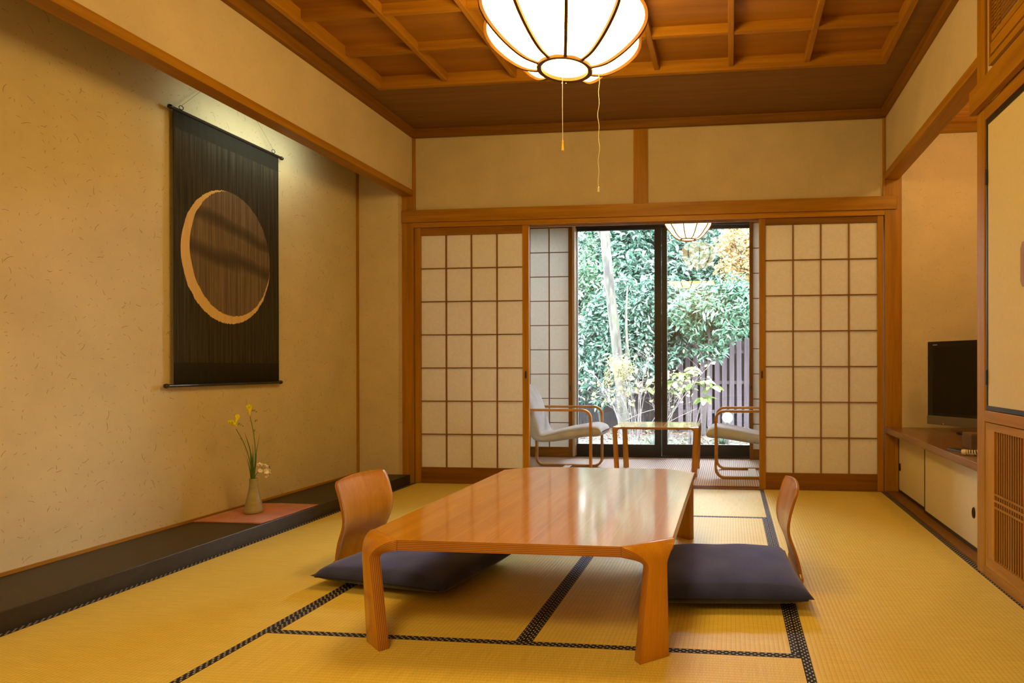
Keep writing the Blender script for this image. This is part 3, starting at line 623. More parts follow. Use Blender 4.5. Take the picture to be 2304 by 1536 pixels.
# ------------------------------------------------------------------ legless chairs and cushions
def legless_chair(label, x, y, rot):
    """local frame: sitter looks to +x, back at x=0; width along y"""
    T = thing('legless_chair', label, 'legless chair', (x, y, 0.0), 'bent plywood legless chairs at the low table')
    prof = [(0.45, 0.012), (0.20, 0.012), (0.06, 0.013), (0.012, 0.030), (0.006, 0.07), (0.026, 0.15), (0.052, 0.215), (0.062, 0.265), (0.056, 0.32), (0.038, 0.385), (0.022, 0.430), (0.019, 0.440)]
    c = cr([(p[0], 0, p[1]) for p in prof], 5); n = len(c); nv = 14
    mb = MB(); th = 0.006
    def tang(i): a = c[max(0, i-1)]; b = c[min(n-1, i+1)]; return (b-a).normalized()
    def row(i):
        z = c[i].z; s = i/(n-1); w = 0.185 if i < 20 else 0.158 + 0.028*min(1, max(0, (z-.05)/.25))
        if z > 0.405: w *= math.sqrt(max(0.0, 1 - ((z-0.405)/0.036)**2))*0.16 + 0.84
        if s < 0.08: w *= 0.85 + 0.15*s/0.08
        bow = 0.014*max(0, min(1, (z-0.08)/0.2)); return w, bow
    for side in (1, -1):
        for i in range(n):
            t = tang(i); nn = Vector((-t.z, 0, t.x)); w, bow = row(i)
            for j in range(nv+1):
                u = -1+2*j/nv; bx_ = -bow*(1-u*u); crown = 0.012*(1-u*u) if i > n-4 else 0
                mb.v.append(tuple(c[i] + nn*th*side + Vector((bx_, u*w, crown))))
    M = n*(nv+1)
    for s_ in (0, 1):
        for i in range(n-1):
            for j in range(nv):
                q = [s_*M+i*(nv+1)+j, s_*M+(i+1)*(nv+1)+j, s_*M+(i+1)*(nv+1)+j+1, s_*M+i*(nv+1)+j+1]; mb.face(q if s_ else q[::-1])
    uvs = [(0,0),(0,.6),(1,.6),(1,0)]
    for i in range(n-1):
        for j in (0, nv): mb.face((i*(nv+1)+j, M+i*(nv+1)+j, M+(i+1)*(nv+1)+j, (i+1)*(nv+1)+j), uvs, 1)
    for i in (0, n-1):
        for j in range(nv): mb.face((i*(nv+1)+j, i*(nv+1)+j+1, M+i*(nv+1)+j+1, M+i*(nv+1)+j), uvs, 1)
    # split: seat board and backrest
    o = obj('backrest', mb, [CHA, PLY], None, smooth=True, origin=(0, 0, 0)); o.parent = T; WL[o.name] = Vector((x, y, 0)); o.modifiers.new('b', 'BEVEL').width = 0.0015
    T.rotation_euler.z = rot
    return T
legless_chair('bent plywood legless chair left of the low table, back toward the scroll', 0.822, -2.115, math.radians(-5))
legless_chair('bent plywood legless chair right of the low table, seen edge-on', 2.932, -2.09, math.radians(180+3))
def fabric(name, a, b):
    m, t, p, out = new_mat(name); co = coords(t); n = N(t, 'ShaderNodeTexNoise'); n.inputs['Scale'].default_value = 9; n.inputs['Detail'].default_value = 5; t.links.new(co, n.inputs[0])
    r = ramp(t, n.outputs[0], [(0.3, a), (0.7, b)]); t.links.new(r.outputs[0], p.inputs['Base Color']); p.inputs['Roughness'].default_value = 0.9
    p.inputs['Sheen Weight'].default_value = 0.25; p.inputs['Sheen Roughness'].default_value = 0.5; p.inputs['Specular IOR Level'].default_value = 0.15
    n2 = N(t, 'ShaderNodeTexNoise'); n2.inputs['Scale'].default_value = 160; n2.inputs['Detail'].default_value = 2; t.links.new(co, n2.inputs[0]); bump(t, p, n2.outputs[0], 0.6, 0.002); return m
NAVY = fabric('navy_cotton', (0.026, 0.038, 0.19), (0.042, 0.056, 0.26))
def cushion(label, x, y, rot, w, d, h, seed):
    T = thing('floor_cushion', label, 'cushion', (x, y, 0.018), 'navy cushions on the legless chairs')
    nn = 26; mb = MB(); rs = random.Random(seed)
    def P(u, v, s):
        U, V = 2*u-1, 2*v-1
        px = U*(1 - 0.035*(1-V*V)**1.0*(abs(U)**3)) * w/2; py = V*(1 - 0.035*(1-U*U)*(abs(V)**3)) * d/2
        e = max(0, (1-abs(U)**3.2)*(1-abs(V)**3.2))
        hh = e**0.36
        wr = 0.0025*math.sin(9*U+seed)*math.cos(7*V+2*seed)*hh
        mid = h*0.40 - 0.012*(1-max(abs(U), abs(V))**4)*0
        z = mid + (h*0.60*hh + wr if s > 0 else -h*0.40*min(1, hh*1.15))
        return (px, py, max(0.0, z))
    mb.grid(lambda u, v: P(u, v, 1), nn, nn, True); mb.grid(lambda u, v: P(u, v, -1), nn, nn)
    o = obj('cushion_cover', mb, NAVY, None, smooth=True, origin=(0, 0, 0)); o.parent = T; WL[o.name] = Vector((x, y, 0.018))
    bm = bmesh.new(); bm.from_mesh(o.data); bmesh.ops.remove_doubles(bm, verts=bm.verts, dist=0.0004); bm.to_mesh(o.data); bm.free(); 
    for p in o.data.polygons: p.use_smooth = True
    # piping / seam with zip along the near edge
    s = MB().tube([(w/2*(u)*0.93, -d/2*(1-0.035*(1-u*u))+0.001, h*0.40 - .004) for u in [-1+i/10 for i in range(21)]], 0.0022, 6)
    q = obj('seam', s, plain('seam_thread', (0.012, 0.010, 0.018), 0.8), None, smooth=True, origin=(0, 0, 0)); q.parent = T
    T.rotation_euler.z = rot; return T
cushion('navy square cushion on the legless chair left of the table', 1.198, -2.205, math.radians(-10), 0.68, 0.62, 0.098, 1)
cushion('navy square cushion on the legless chair right of the table', 2.600, -2.225, math.radians(5), 0.66, 0.66, 0.108, 2)

# ------------------------------------------------------------------ hanging scroll
def scroll_mat():
    m, t, p, out = new_mat('scroll_linen'); tc = t.nodes.new('ShaderNodeTexCoord'); sp = t.nodes.new('ShaderNodeSeparateXYZ'); t.links.new(tc.outputs['Object'], sp.inputs[0])
    Y, Z = sp.outputs[1], sp.outputs[2]           # object origin = moon centre plane point (-1.4525, 1.640)
    mp = t.nodes.new('ShaderNodeMapping'); t.links.new(tc.outputs['Object'], mp.inputs[0]); mp.inputs['Scale'].default_value = (1, 95, 2.2)
    n = N(t, 'ShaderNodeTexNoise'); n.inputs['Scale'].default_value = 1; n.inputs['Detail'].default_value = 4; t.links.new(mp.outputs[0], n.inputs[0])
    jit = mth(t, 'MULTIPLY', mth(t, 'SUBTRACT', n.outputs[0], 0.5), 0.02)
    def ell(cy, cz, ry, rz):
        a = mth(t, 'POWER', mth(t, 'ABSOLUTE', mth(t, 'DIVIDE', mth(t, 'SUBTRACT', Y, cy), ry)), 2.0); b = mth(t, 'POWER', mth(t, 'ABSOLUTE', mth(t, 'DIVIDE', mth(t, 'ADD', mth(t, 'SUBTRACT', Z, cz), jit), rz)), 2.0)
        return mth(t, 'LESS_THAN', mth(t, 'ADD', a, b), 1.0)
    big = ell(0, 0, 0.343, 0.405); ins = ell(0.030, 0.026, 0.315, 0.382)
    dark = ramp(t, n.outputs[0], [(0.3, (0.016, 0.015, 0.010)), (0.72, (0.060, 0.050, 0.030))])
    dark_w = ramp(t, n.outputs[0], [(0.3, (0.085, 0.058, 0.036)), (0.72, (0.20, 0.145, 0.09))])
    # drifting cloud bands across the moon
    n2 = N(t, 'ShaderNodeTexNoise'); n2.inputs['Scale'].default_value = 3; t.links.new(tc.outputs['Object'], n2.inputs[0])
    zz = mth(t, 'ADD', Z, mth(t, 'MULTIPLY', Y, 0.16)); zz = mth(t, 'ADD', zz, mth(t, 'MULTIPLY', mth(t, 'SUBTRACT', n2.outputs[0], 0.5), 0.12))
    band = None
    for c, w in ((0.19, 0.05), (-0.01, 0.06)):
        q = mth(t, 'SUBTRACT', 1.0, mth(t, 'POWER', mth(t, 'DIVIDE', mth(t, 'SUBTRACT', zz, c), w), 2.0), True); band = q if band is None else mth(t, 'MAXIMUM', band, q)
    disc = mixc(t, mth(t, 'MULTIPLY', band, 0.75), dark_w.outputs[0], (0.045, 0.032, 0.020))
    cres = mixc(t, n.outputs[0], (0.54, 0.36, 0.13), (0.70, 0.49, 0.21))
    c1 = mixc(t, ins, cres, disc); c2 = mixc(t, big, dark.outputs[0], c1)
    # plain hems at top and bottom
    hem = mth(t, 'MAXIMUM', mth(t, 'GREATER_THAN', Z, 0.66), mth(t, 'LESS_THAN', Z, -0.645))
    c3 = mixc(t, hem, c2, (0.022, 0.020, 0.014)); t.links.new(c3, p.inputs['Base Color']); p.inputs['Roughness'].default_value = 0.85; p.inputs['Specular IOR Level'].default_value = 0.2
    bump(t, p, n.outputs[0], 0.5, 0.0015); return m
XS = -0.427
T = thing('hanging_scroll', 'dark hanging scroll with a crescent moon on the alcove wall', 'scroll', (-0.44, -1.43, 0.87))
def cloth(u, v):
    y = -1.843 + 0.818*u; z = 0.872 + 1.522*v
    return (XS - 0.010*(1-v)*0 + 0.0018*math.sin(u*2*PI*15)*(0.4+0.6*math.sin(PI*v)), y, z)
m = MB().grid(cloth, 160, 8)
o = obj('scroll_cloth', m, scroll_mat(), T, smooth=True, origin=(XS, -1.4525, 1.640))
sd = o.modifiers.new('t', 'SOLIDIFY'); sd.thickness = 0.0012
ROD = plain('black_rod', (0.020, 0.017, 0.014), 0.18)
for z, y0, y1 in ((2.402, -1.866, -0.990), (0.866, -1.896, -1.005)):
    r = obj('scroll_rod', MB().tube([(XS, y0+.006, z), (XS, y1-.006, z)], 0.0095, 16), ROD, T, smooth=False, bevel=0.001)
    for yy in (y0, y1):
        k = MB(); c = Vector((XS, yy+(.006 if yy == y0 else -.006), z)); k.tube([c-Vector((0, .012, 0)), c-Vector((0, .009, 0)), c, c+Vector((0, .009, 0)), c+Vector((0, .012, 0))], [.004, .0115, .0135, .0115, .004], 14)
        obj('rod_knob', k, ROD, r, smooth=True)
for yy in (-1.79, -1.072):
    r = obj('ring', MB().tube([(XS+.004*math.cos(a), yy+.010*math.cos(a), 2.424+.011*math.sin(a)) for a in [2*PI*i/20 for i in range(20)]], 0.0022, 8, closed=True), ROD, T, smooth=True)
obj('hanging_cord', MB().tube([(XS, -1.79, 2.434), (-0.447, -1.43, 2.80), (XS, -1.072, 2.434)], 0.0013, 6), plain('cord_beige', (0.35, 0.28, 0.14), 0.8), T)
obj('wall_hook', MB().tube([(-0.457, -1.43, 2.806), (-0.44, -1.43, 2.802), (-0.44, -1.43, 2.812)], 0.002, 8), ROD, T)

# ------------------------------------------------------------------ mat, vase, flowers
def mat_mb():
    mb = MB(); rs = random.Random(5); nx, ny = 24, 30
    x0, x1, y0, y1 = -0.437, -0.008, -1.715, -1.222
    b = 0
    for i in range(nx+1):
        for j in range(ny+1):
            u, v = i/nx, j/ny; x = x0+(x1-x0)*u + 0.02*(v-.5)*0; y = y0+(y1-y0)*v + (0.010*math.sin(u*3) if True else 0)
            mb.v.append((x, y, 0.0835 + 0.0012*math.sin(u*9+v*4)))
    for i in range(nx):
        for j in range(ny): q = i*(ny+1)+j; mb.face((q, q+ny+1, q+ny+2, q+1))
    return mb, (x0, x1, y0, y1)
mb, (mx0, mx1, my0, my1) = mat_mb()
RUST = fabric('rust_weave', (0.42, 0.13, 0.060), (0.55, 0.20, 0.10))
T = thing('place_mat', 'rust coloured woven mat with fringed ends under the vase', 'mat', (-0.22, -1.47, 0.081))
o = obj('mat_cloth', mb, RUST, T, smooth=True); o.modifiers.new('t', 'SOLIDIFY').thickness = 0.002
fr = MB(); rs = random.Random(3)
for e, s in ((my0, -1), (my1, 1)):
    for i in range(95):
        x = mx0 + (mx1-mx0)*(i+.5)/95; yy = e + 0.010*math.sin((x-mx0)/(mx1-mx0)*3); l = rs.uniform(.006, .013); dx = rs.uniform(-.004, .004)
        fr.tube([(x, yy-s*.002, .0835), (x+dx, yy+s*l, .0822)], 0.0008, 4)
f = obj('fringe', fr, RUST, T); f['kind'] = 'stuff'
def glaze():
    m, t, p, out = new_mat('ash_glaze'); tc = t.nodes.new('ShaderNodeTexCoord'); sp = t.nodes.new('ShaderNodeSeparateXYZ'); t.links.new(tc.outputs['Object'], sp.inputs[0])
    n = N(t, 'ShaderNodeTexNoise'); n.inputs['Scale'].default_value = 28; n.inputs['Detail'].default_value = 5; t.links.new(tc.outputs['Object'], n.inputs[0])
    f = mth(t, 'ADD', n.outputs[0], mth(t, 'MULTIPLY', sp.outputs[2], -1.2)); r = ramp(t, f, [(0.3, (0.30, 0.27, 0.17)), (0.55, (0.36, 0.33, 0.19)), (0.8, (0.42, 0.33, 0.14))]); t.links.new(r.outputs[0], p.inputs['Base Color'])
    p.inputs['Roughness'].default_value = 0.38; w = mth(t, 'SINE', mth(t, 'MULTIPLY', sp.outputs[2], 260.0)); bump(t, p, w, 0.25, 0.001); return m
VX, VY, VZ = -0.245, -1.483, 0.0848
pv = [(0.0005, 0), (.046, 0.0), (.0515, .006), (.0505, .022), (.047, .040), (.0455, .048), (.046, .052), (.041, .072), (.0345, .100), (.029, .125), (.0245, .155), (.0225, .180), (.0225, .198), (.024, .207), (.0225, .209), (.019, .205), (.018, .17), (.024, .12), (.0005, .10)]
v = obj('flower_vase', MB().lathe([(r, VZ+z) for r, z in pv], (VX, VY), 40), glaze(), None, smooth=True)
tag(v, 'slender olive stoneware vase on the rust coloured mat', 'vase')
STEM = plain('stem_green', (0.10, 0.19, 0.035), 0.5, noise=.2, nscale=30); BLADE = plain('blade_green', (0.050, 0.12, 0.025), 0.45, noise=.25, nscale=20)
YEL = plain('yellow_petal', (0.92, 0.88, 0.01), 0.5, noise=.1, nscale=40); WHT = plain('white_petal', (0.92, 0.88, 0.88), 0.55, noise=.06, nscale=40); BUD = plain('bud_green', (0.15, 0.21, 0.05), 0.5)
def petal_mb(L, Wd, curl, nu=5, nv=4, tube=0.0):
    mb = MB()
    def fn(u, v):
        s = v*2-1; w = Wd*math.sin(PI*min(1, (u*0.85+0.1)))**0.8; x = L*u; z = curl*u*u - 0.12*Wd*s*s + tube*(1-u)
        return (x*(1-0.12*s*s*u), s*w, z)
    mb.grid(fn, nu, nv); return mb
def put_petals(name, parent, c, axis, mat, n, L, Wd, open_, curl=0.0, ph=0):
    """ring of petals opening around an axis; each petal an object"""
    ax = Vector(axis).normalized(); q = ax.to_track_quat('Z', 'Y'); src = None
    for k in range(n):
        if src is None:
            mb = petal_mb(L, Wd, curl); src = obj(name, mb, mat, parent, smooth=True, origin=(0, 0, 0))
            o = src
        else: o = src.copy(); COL.objects.link(o); o.parent = parent
        o.location = Vector(c) - wl(parent); op = open_ + (0.15 if k % 2 else -0.1)
        R = q.to_matrix() @ Matrix.Rotation(2*PI*k/n+ph, 3, 'Z') @ Matrix.Rotation(-(PI/2-op), 3, 'Y')
        o.rotation_euler = R.to_euler()
def freesia(label, path, flowers, buds, group):
    T = thing('freesia_stem', label, 'flower', path[0], group)
    P = cr(path, 6); obj('stem', MB().tube(P, [0.0034 - 0.0016*i/(len(P)-1) for i in range(len(P))], 8), STEM, T, smooth=True)
    for c, ax, s in flowers:
        c = Vector(c); ax = Vector(ax).normalized()
        fl_ = obj('flower', MB().tube([c-ax*0.026*s, c-ax*0.014*s, c-ax*0.003*s, c+ax*.006*s], [.0025*s, .0038*s, .0075*s, .010*s], 10, cap=False), YEL, T, smooth=True)
        put_petals('petal', fl_, c, ax, YEL, 6, 0.024*s, 0.0105*s, 0.35, 0.004)
    for c, ax, s in buds:
        c = Vector(c); ax = Vector(ax).normalized(); obj('bud', MB().tube([c, c+ax*.006*s, c+ax*.013*s, c+ax*.019*s], [.0015, .0036*s, .003*s, .0008], 8), BUD, T, smooth=True)
    return T
rim = (VX, VY, VZ+0.10)
freesia('yellow freesia leaning left out of the vase', [rim, (VX, VY-.01, .30), (-.25, -1.515, .43), (-.255, -1.555, .53), (-.26, -1.60, .605)],
        [((-.262, -1.622, .640), (-.1, -.8, .55), 1.25), ((-.262, -1.592, .665), (.1, .15, 1), 1.15)],
        [((-.26, -1.585, .628), (.1, .8, .6), .9), ((-.26, -1.570, .625), (0, .9, .3), .8), ((-.26, -1.553, .618), (0, 1, -.1), .7), ((-.255, -1.562, .54), (0, -.9, .5), .8)], None)
freesia('yellow freesia standing tallest in the vase', [rim, (VX, VY+.004, .30), (-.25, -1.462, .45), (-.255, -1.470, .57), (-.26, -1.490, .668)],
        [((-.26, -1.497, .715), (.05, -.18, 1), 1.3)],
        [((-.26, -1.478, .700), (.1, .7, .6), .9), ((-.26, -1.462, .700), (0, .9, .4), .9), ((-.26, -1.447, .694), (0, 1, .1), .8), ((-.255, -1.458, .632), (0, .5, 1), .9), ((-.255, -1.445, .638), (0, .7, .8), .7), ((-.255, -1.466, .575), (0, .6, 1), .9)], None)
def blade(pts, w, parent=None, name='leaf_blade'):
    P = cr(pts, 6); n = len(P); mb = MB(); side = Vector((0.35, 0.94, 0))
    for i, p in enumerate(P):
        t = (P[min(n-1, i+1)]-P[max(0, i-1)]).normalized(); s = (side - t*side.dot(t)).normalized(); k = i/(n-1); ww = w*(0.5+0.5*math.sin(PI*min(1, k*1.3+.15)))*(1-k**3)**.8; nn = t.cross(s)*0.35*ww
        mb.v += [tuple(p-s*ww), tuple(p+nn), tuple(p+s*ww)]
    for i in range(n-1): q = 3*i; mb.face((q, q+1, q+4, q+3)); mb.face((q+1, q+2, q+5, q+4))
    return mb
T = thing('freesia_leaves', 'tuft of upright green sword leaves in the vase', 'leaves', rim)
for k, (pts, w) in enumerate((([rim, (VX, VY-.012, .33), (-.245, -1.507, .46), (-.25, -1.545, .578)], .0075), ([rim, (VX, VY-.016, .30), (-.25, -1.508, .36), (-.25, -1.530, .425)], .006), ([rim, (VX, VY+.006, .33), (-.25, -1.456, .43), (-.25, -1.425, .557)], .0045),
        ([rim, (VX, VY+.004, .32), (-.245, -1.462, .40), (-.25, -1.452, .47)], .0075), ([rim, (VX, VY-.004, .33), (-.24, -1.49, .42), (-.25, -1.483, .50)], .0045), ([rim, (VX+.005, VY-.012, .31), (-.235, -1.50, .39), (-.23, -1.512, .45)], .006))):
    o = obj('leaf_blade', blade(pts, w), BLADE, T, smooth=True); o.modifiers.new('t', 'SOLIDIFY').thickness = 0.0008
T = thing('white_blossom_sprig', 'sprig of white blossoms at the mouth of the vase', 'flower', rim)
obj('stem', MB().tube(cr([rim, (VX+.004, VY+.006, .295), (-.235, -1.455, .330), (-.235, -1.425, .350)], 6), .0018, 8), STEM, T, smooth=True)
for c, ax, s in (((-.225, -1.418, .352), (.6, .3, .6), 1.1), ((-.215, -1.43, .325), (.8, -.1, .1), 1.15), ((-.22, -1.40, .318), (.7, .6, 0), 1.1), ((-.23, -1.452, .365), (.3, -.1, .9), 1.0), ((-.225, -1.455, .335), (.6, -.6, .2), .9), ((-.225, -1.405, .338), (.5, .8, .3), 1.0), ((-.215, -1.42, .302), (.7, .1, -.5), .85)):
    fl_ = obj('flower', MB().tube([Vector(c)-Vector(ax)*.004, Vector(c)+Vector(ax)*.003], .003, 8), plain('blossom_heart', (.75, .55, .18), .6), T, smooth=True)
    put_petals('petal', fl_, c, ax, WHT, 5, 0.023*s, 0.0125*s, 0.80, 0.003, ph=s*5)
obj('leaf', blade([(-.235, -1.40, .345), (-.228, -1.378, .352), (-.226, -1.366, .330)], .006), BLADE, T, smooth=True)

# ------------------------------------------------------------------ television and telephone on the counter
TVB = plain('tv_black', (0.012, 0.012, 0.012), 0.25); TVS = plain('tv_screen', (0.006, 0.006, 0.008), 0.09); TVG = plain('tv_grey', (0.17, 0.15, 0.13), 0.35, 0.3)
tvw = 0.93; T = thing('television', 'black flat screen television on the dark counter, half behind the post', 'television', (0, 0, 0.50)); WL[T.name] = Vector((0, 0, 0.5))
def TVbox(nm, x0, x1, y0, y1, z0, z1, m, par=T, bev=0.0): return bx(nm, x0, x1, y0, y1, z0, z1, m, par, bev)
body = TVbox('casing', 0, tvw, 0.0, 0.055, .548, 1.146, TVB, bev=.004)
TVbox('back_cover', .12, tvw-.12, .055, .10, .62, 1.08, TVB, bev=.01)
TVbox('screen', .046, tvw-.046, -.0015, .001, .634, 1.108, TVS)
bar = TVbox('speaker_bar', .0005, tvw-.0005, -.006, .0, .549, .612, TVG, bev=.002)
TVbox('logo_mark', .046, .083, -.0012, .0, 1.119, 1.124, plain('logo_grey', (0.35, 0.33, 0.30), 0.4), body)
TVbox('standby_light', .135, .139, -.0075, -.0055, .556, .560, emis('standby_red', (1, .05, .02), 1.5), bar)
m = MB(); m.lathe([(0.0005, .5), (.02, .5)], (tvw/2, .03), 8)
pts = [(tvw/2+.235*math.cos(a), .03+.13*math.sin(a)) for a in [2*PI*i/40 for i in range(40)]]
obj('stand_foot', MB().prism(pts, .5005, .514), TVB, T, bevel=.004); TVbox('stand_neck', tvw/2-.07, tvw/2+.07, .02, .055, .514, .56, TVB)
T.location = (4.066, -0.23, 0.5); T.rotation_euler.z = math.atan2(-.82, .572)
bxo = thing('tissue_box', 'small dark wooden box on the counter in front of the television', 'box', (3.985, -1.24, .5))
obj('box_body', MB().box(3.965, 4.075, -1.345, -1.205, .5005, .585), wood('box_wood', (0.13, .075, .045), (.18, .11, .065), 'x', .5), bxo, bevel=.003)
obj('lid_rim', MB().box(3.968, 4.072, -1.342, -1.208, .585, .589), wood('box_wood_top', (0.16, .09, .05), (.21, .13, .075), 'x', .45), bxo)
ph = thing('telephone', 'dark telephone with white coiled cord on the counter beside the post', 'telephone', (3.95, -1.60, .5))
def wedge(x0, x1, y0, y1, z0, za, zb):
    m = MB(); m.v = [(x0,y0,z0),(x1,y0,z0),(x1,y1,z0),(x0,y1,z0),(x0,y0,za),(x1,y0,zb),(x1,y1,zb),(x0,y1,za)]
    for q in ((0,3,2,1),(4,5,6,7),(0,1,5,4),(1,2,6,5),(2,3,7,6),(3,0,4,7)): m.face(q)
    return m
DBL = plain('phone_slate', (0.035, 0.042, 0.055), 0.35)
obj('base', wedge(3.90, 4.08, -1.78, -1.56, .5005, .53, .56), DBL, ph, bevel=.006); obj('handset', MB().tube(cr([(3.95, -1.75, .575), (3.96, -1.70, .582), (3.96, -1.62, .582), (3.95, -1.585, .575)], 4), .015, 10), plain('phone_white', (.6, .55, .45), .4), ph, smooth=True)
rm = obj('note_pad', MB().box(3.86, 3.925, -1.46, -1.31, .5005, .507), DBL, None, bevel=.002); tag(rm, 'flat slate coloured pad on the counter beside the box', 'pad')
rm.rotation_euler.z = .25
hel = []; base = cr([(3.97, -1.66, .545), (3.94, -1.62, .53), (3.90, -1.595, .519), (3.862, -1.57, .517), (3.846, -1.555, .516)], 8); T_ = 15
nb = 15*14
for i in range(nb+1):
    s = i/nb*(len(base)-1); a = int(min(len(base)-2, s)); p = base[a].lerp(base[a+1], s-a); t = (base[a+1]-base[a]).normalized(); u = Vector((0,0,1)); u = (u-t*u.dot(t)).normalized(); w = t.cross(u); an = 2*PI*i/14
    hel.append(p + (u*math.cos(an)+w*math.sin(an))*0.0115)
obj('coiled_cord', MB().tube(hel, 0.0036, 6), plain('cord_cream', (.72, .66, .54), .45), ph, smooth=True)

# ------------------------------------------------------------------ armchairs in the sunroom
GREYF = fabric('grey_upholstery', (0.44, 0.475, 0.55), (0.53, 0.565, 0.64))
def armchair(label, group):
    """local: front at +x = 0.69, rear post at x = 0.04; width y -0.25..0.25"""
    T = thing('bentwood_armchair', label, 'armchair', (0, 0, 0), group)
    def loop(x0, x1, z0, z1, r):
        pts = []
        for cx_, cz, a0 in ((x1-r, z1-r, 90), (x1-r, z0+r, 0), (x0+r, z0+r, -90), (x0+r, z1-r, -180)):
            for k in range(9): a = math.radians(a0-90*k/8); pts.append((cx_+r*math.cos(a), cz+r*math.sin(a)))
        return pts
    for y in (-0.25, 0.25):
        pts = loop(0.04, 0.69, 0.012, 0.583, 0.075); n = len(pts); m = MB(); hw, ht = 0.022, 0.0105
        for i, (x, z) in enumerate(pts):
            a = pts[i-1]; b = pts[(i+1) % n]; t = Vector((b[0]-a[0], 0, b[1]-a[1])).normalized(); nn = Vector((-t.z, 0, t.x))
            for s, q in ((-hw, -ht), (hw, -ht), (hw, ht), (-hw, ht)): v_ = Vector((x, y+s, z))+nn*q; m.v.append(tuple(v_))
        for i in range(n):
            j = (i+1) % n
            for q in range(4): p_ = (q+1) % 4; m.face((4*i+q, 4*i+p_, 4*j+p_, 4*j+q))
        obj('side_frame', m, ARM, T, bevel=.003)
    obj('floor_crossbar', MB().box(.33, .40, -.228, .228, .004, .016), wood('crossbar_birch', (.45, .38, .30), (.55, .47, .38), 'y', .4), T, bevel=.002)
    top = [(0.775, .385), (0.757, .420), (0.70, .442), (0.62, .438), (0.45, .410), (0.30, .375), (0.235, .362), (0.20, .395), (0.168, .51), (0.130, .63), (0.085, .73), (0.045, .785), (0.01, .805)]
    bot = [(0.778, .372), (0.768, .350), (0.72, .338), (0.62, .332), (0.45, .306), (0.30, .286), (0.18, .288), (0.105, .345), (0.070, .47), (0.036, .60), (0.0, .70), (-0.025, .765), (-0.012, .80)]
    A = cr([(x, 0, z) for x, z in top], 4); B = cr([(x, 0, z) for x, z in bot], 4); n = len(A); nv = 16; m = MB()
    def sec(i, v):
        # closed cross section around: v 0..1
        a, b = A[i], B[i]; an = 2*PI*v; cy = math.copysign(abs(math.cos(an))**0.35, math.cos(an)); sz = math.copysign(abs(math.sin(an))**0.75, math.sin(an))
        mid = (a+b)/2; h = (a-b)/2; end = min(i, n-1-i)/2.0; wsc = 0.222*(1 if end > 2 else 0.90+0.05*end)
        return mid + h*sz*(1 + 0.10*(1-abs(cy)**4)*(1 if sz > 0 else .3)) + Vector((0, cy*wsc, 0))
    nn_ = 32
    for i in range(n):
        for k in range(nn_): m.v.append(tuple(sec(i, k/nn_)))
    for i in range(n-1):
        for k in range(nn_): l = (k+1) % nn_; m.face((i*nn_+k, i*nn_+l, (i+1)*nn_+l, (i+1)*nn_+k))
    m.face(list(range(nn_))); m.face([(n-1)*nn_+k for k in range(nn_)][::-1])
    obj('seat_shell', m, GREYF, T, smooth=True)
    s = obj('seat_seam', MB().tube([(x, -.2235, z) for x, z in [((a.x*.78+b.x*.22), (a.z*.78+b.z*.22)) for a, b in zip(A[4:-4], B[4:-4])]], .0022, 6), GREYF, T, smooth=True)
    return T
ac = armchair('grey upholstered bentwood armchair left of the side table', 'bentwood armchairs in the sunroom')
def copy_thing(r, label, loc, rz):
    c = r.copy(); COL.objects.link(c); c['label'] = label; c.location = loc; c.rotation_euler.z = rz; WL[c.name] = Vector(loc)
    for ch in r.children:
        d = ch.copy(); COL.objects.link(d); d.parent = c
        for g in ch.children: e = g.copy(); COL.objects.link(e); e.parent = d
    return c
copy_thing(ac, 'grey upholstered bentwood armchair right of the side table, half hidden', (3.199, 0.715, 0), PI)
ac.location = (0.708, 0.745, 0)

# ------------------------------------------------------------------ garden
def soil():
    m, t, p, out = new_mat('leaf_litter_soil'); tc = t.nodes.new('ShaderNodeTexCoord'); n = N(t, 'ShaderNodeTexNoise'); n.inputs['Scale'].default_value = 9; n.inputs['Detail'].default_value = 9; n.inputs['Roughness'].default_value = 0.75; t.links.new(tc.outputs['Object'], n.inputs[0])
    r = ramp(t, n.outputs[0], [(0.35, (0.012, 0.01, 0.009)), (0.5, (0.032, 0.026, 0.022)), (0.62, (0.055, 0.045, 0.036)), (0.72, (0.04, 0.062, 0.02))]); t.links.new(r.outputs[0], p.inputs['Base Color']); p.inputs['Roughness'].default_value = 0.95
    bump(t, p, n.outputs[0], 1.0, 0.05); return m
def ground_z(x, y):
    z = -0.32 + 0.03*math.sin(x*1.7+y) + 0.02*math.sin(y*2.3-x)
    if y > 8.4: z += (y-8.4)*0.42
    return z
struct(obj('ground', MB().grid(lambda u, v: (-9+22*u, 1.84+19*v, ground_z(-9+22*u, 1.84+19*v)), 60, 60), soil(), None, smooth=True), 'garden soil with moss and fallen leaves, rising behind the fence', 'ground')
# fence: vertical boards with gaps on rails
FEN = wood('weathered_board', (0.042, 0.034, 0.040), (0.068, 0.056, 0.064), 'z', 0.85, var=.18)
FT = thing('picket_fence', 'weathered grey-brown picket fence at the back of the garden', 'fence', (2.0, 8.0, -0.3))
src = None; x = 1.62; k = 0
while x < 6.4:
    if src is None: src = obj('picket', MB().box(x-.05, x+.05, 7.96, 7.982, -.27, 1.56), FEN, FT, bevel=.004)
    else:
        c = copy_part(src, FT, (x, 7.971, .645 + .012*math.sin(k*2.1))); c.rotation_euler.y = 0.006*math.sin(k*3.7)
    x += 0.150; k += 1
for z in (0.02, 0.62, 1.25): obj('fence_rail', MB().box(1.56, 6.5, 7.985, 8.03, z, z+.07), FEN, FT)
for px in (2.4, 4.2, 6.0): obj('fence_post', MB().box(px-.05, px+.05, 8.03, 8.13, -.4, 1.5), FEN, FT)
obj('fence_backing', MB().box(1.56, 6.5, 8.14, 8.15, -.3, 1.5), plain('fence_dark', (.018, .015, .014), .9), FT)

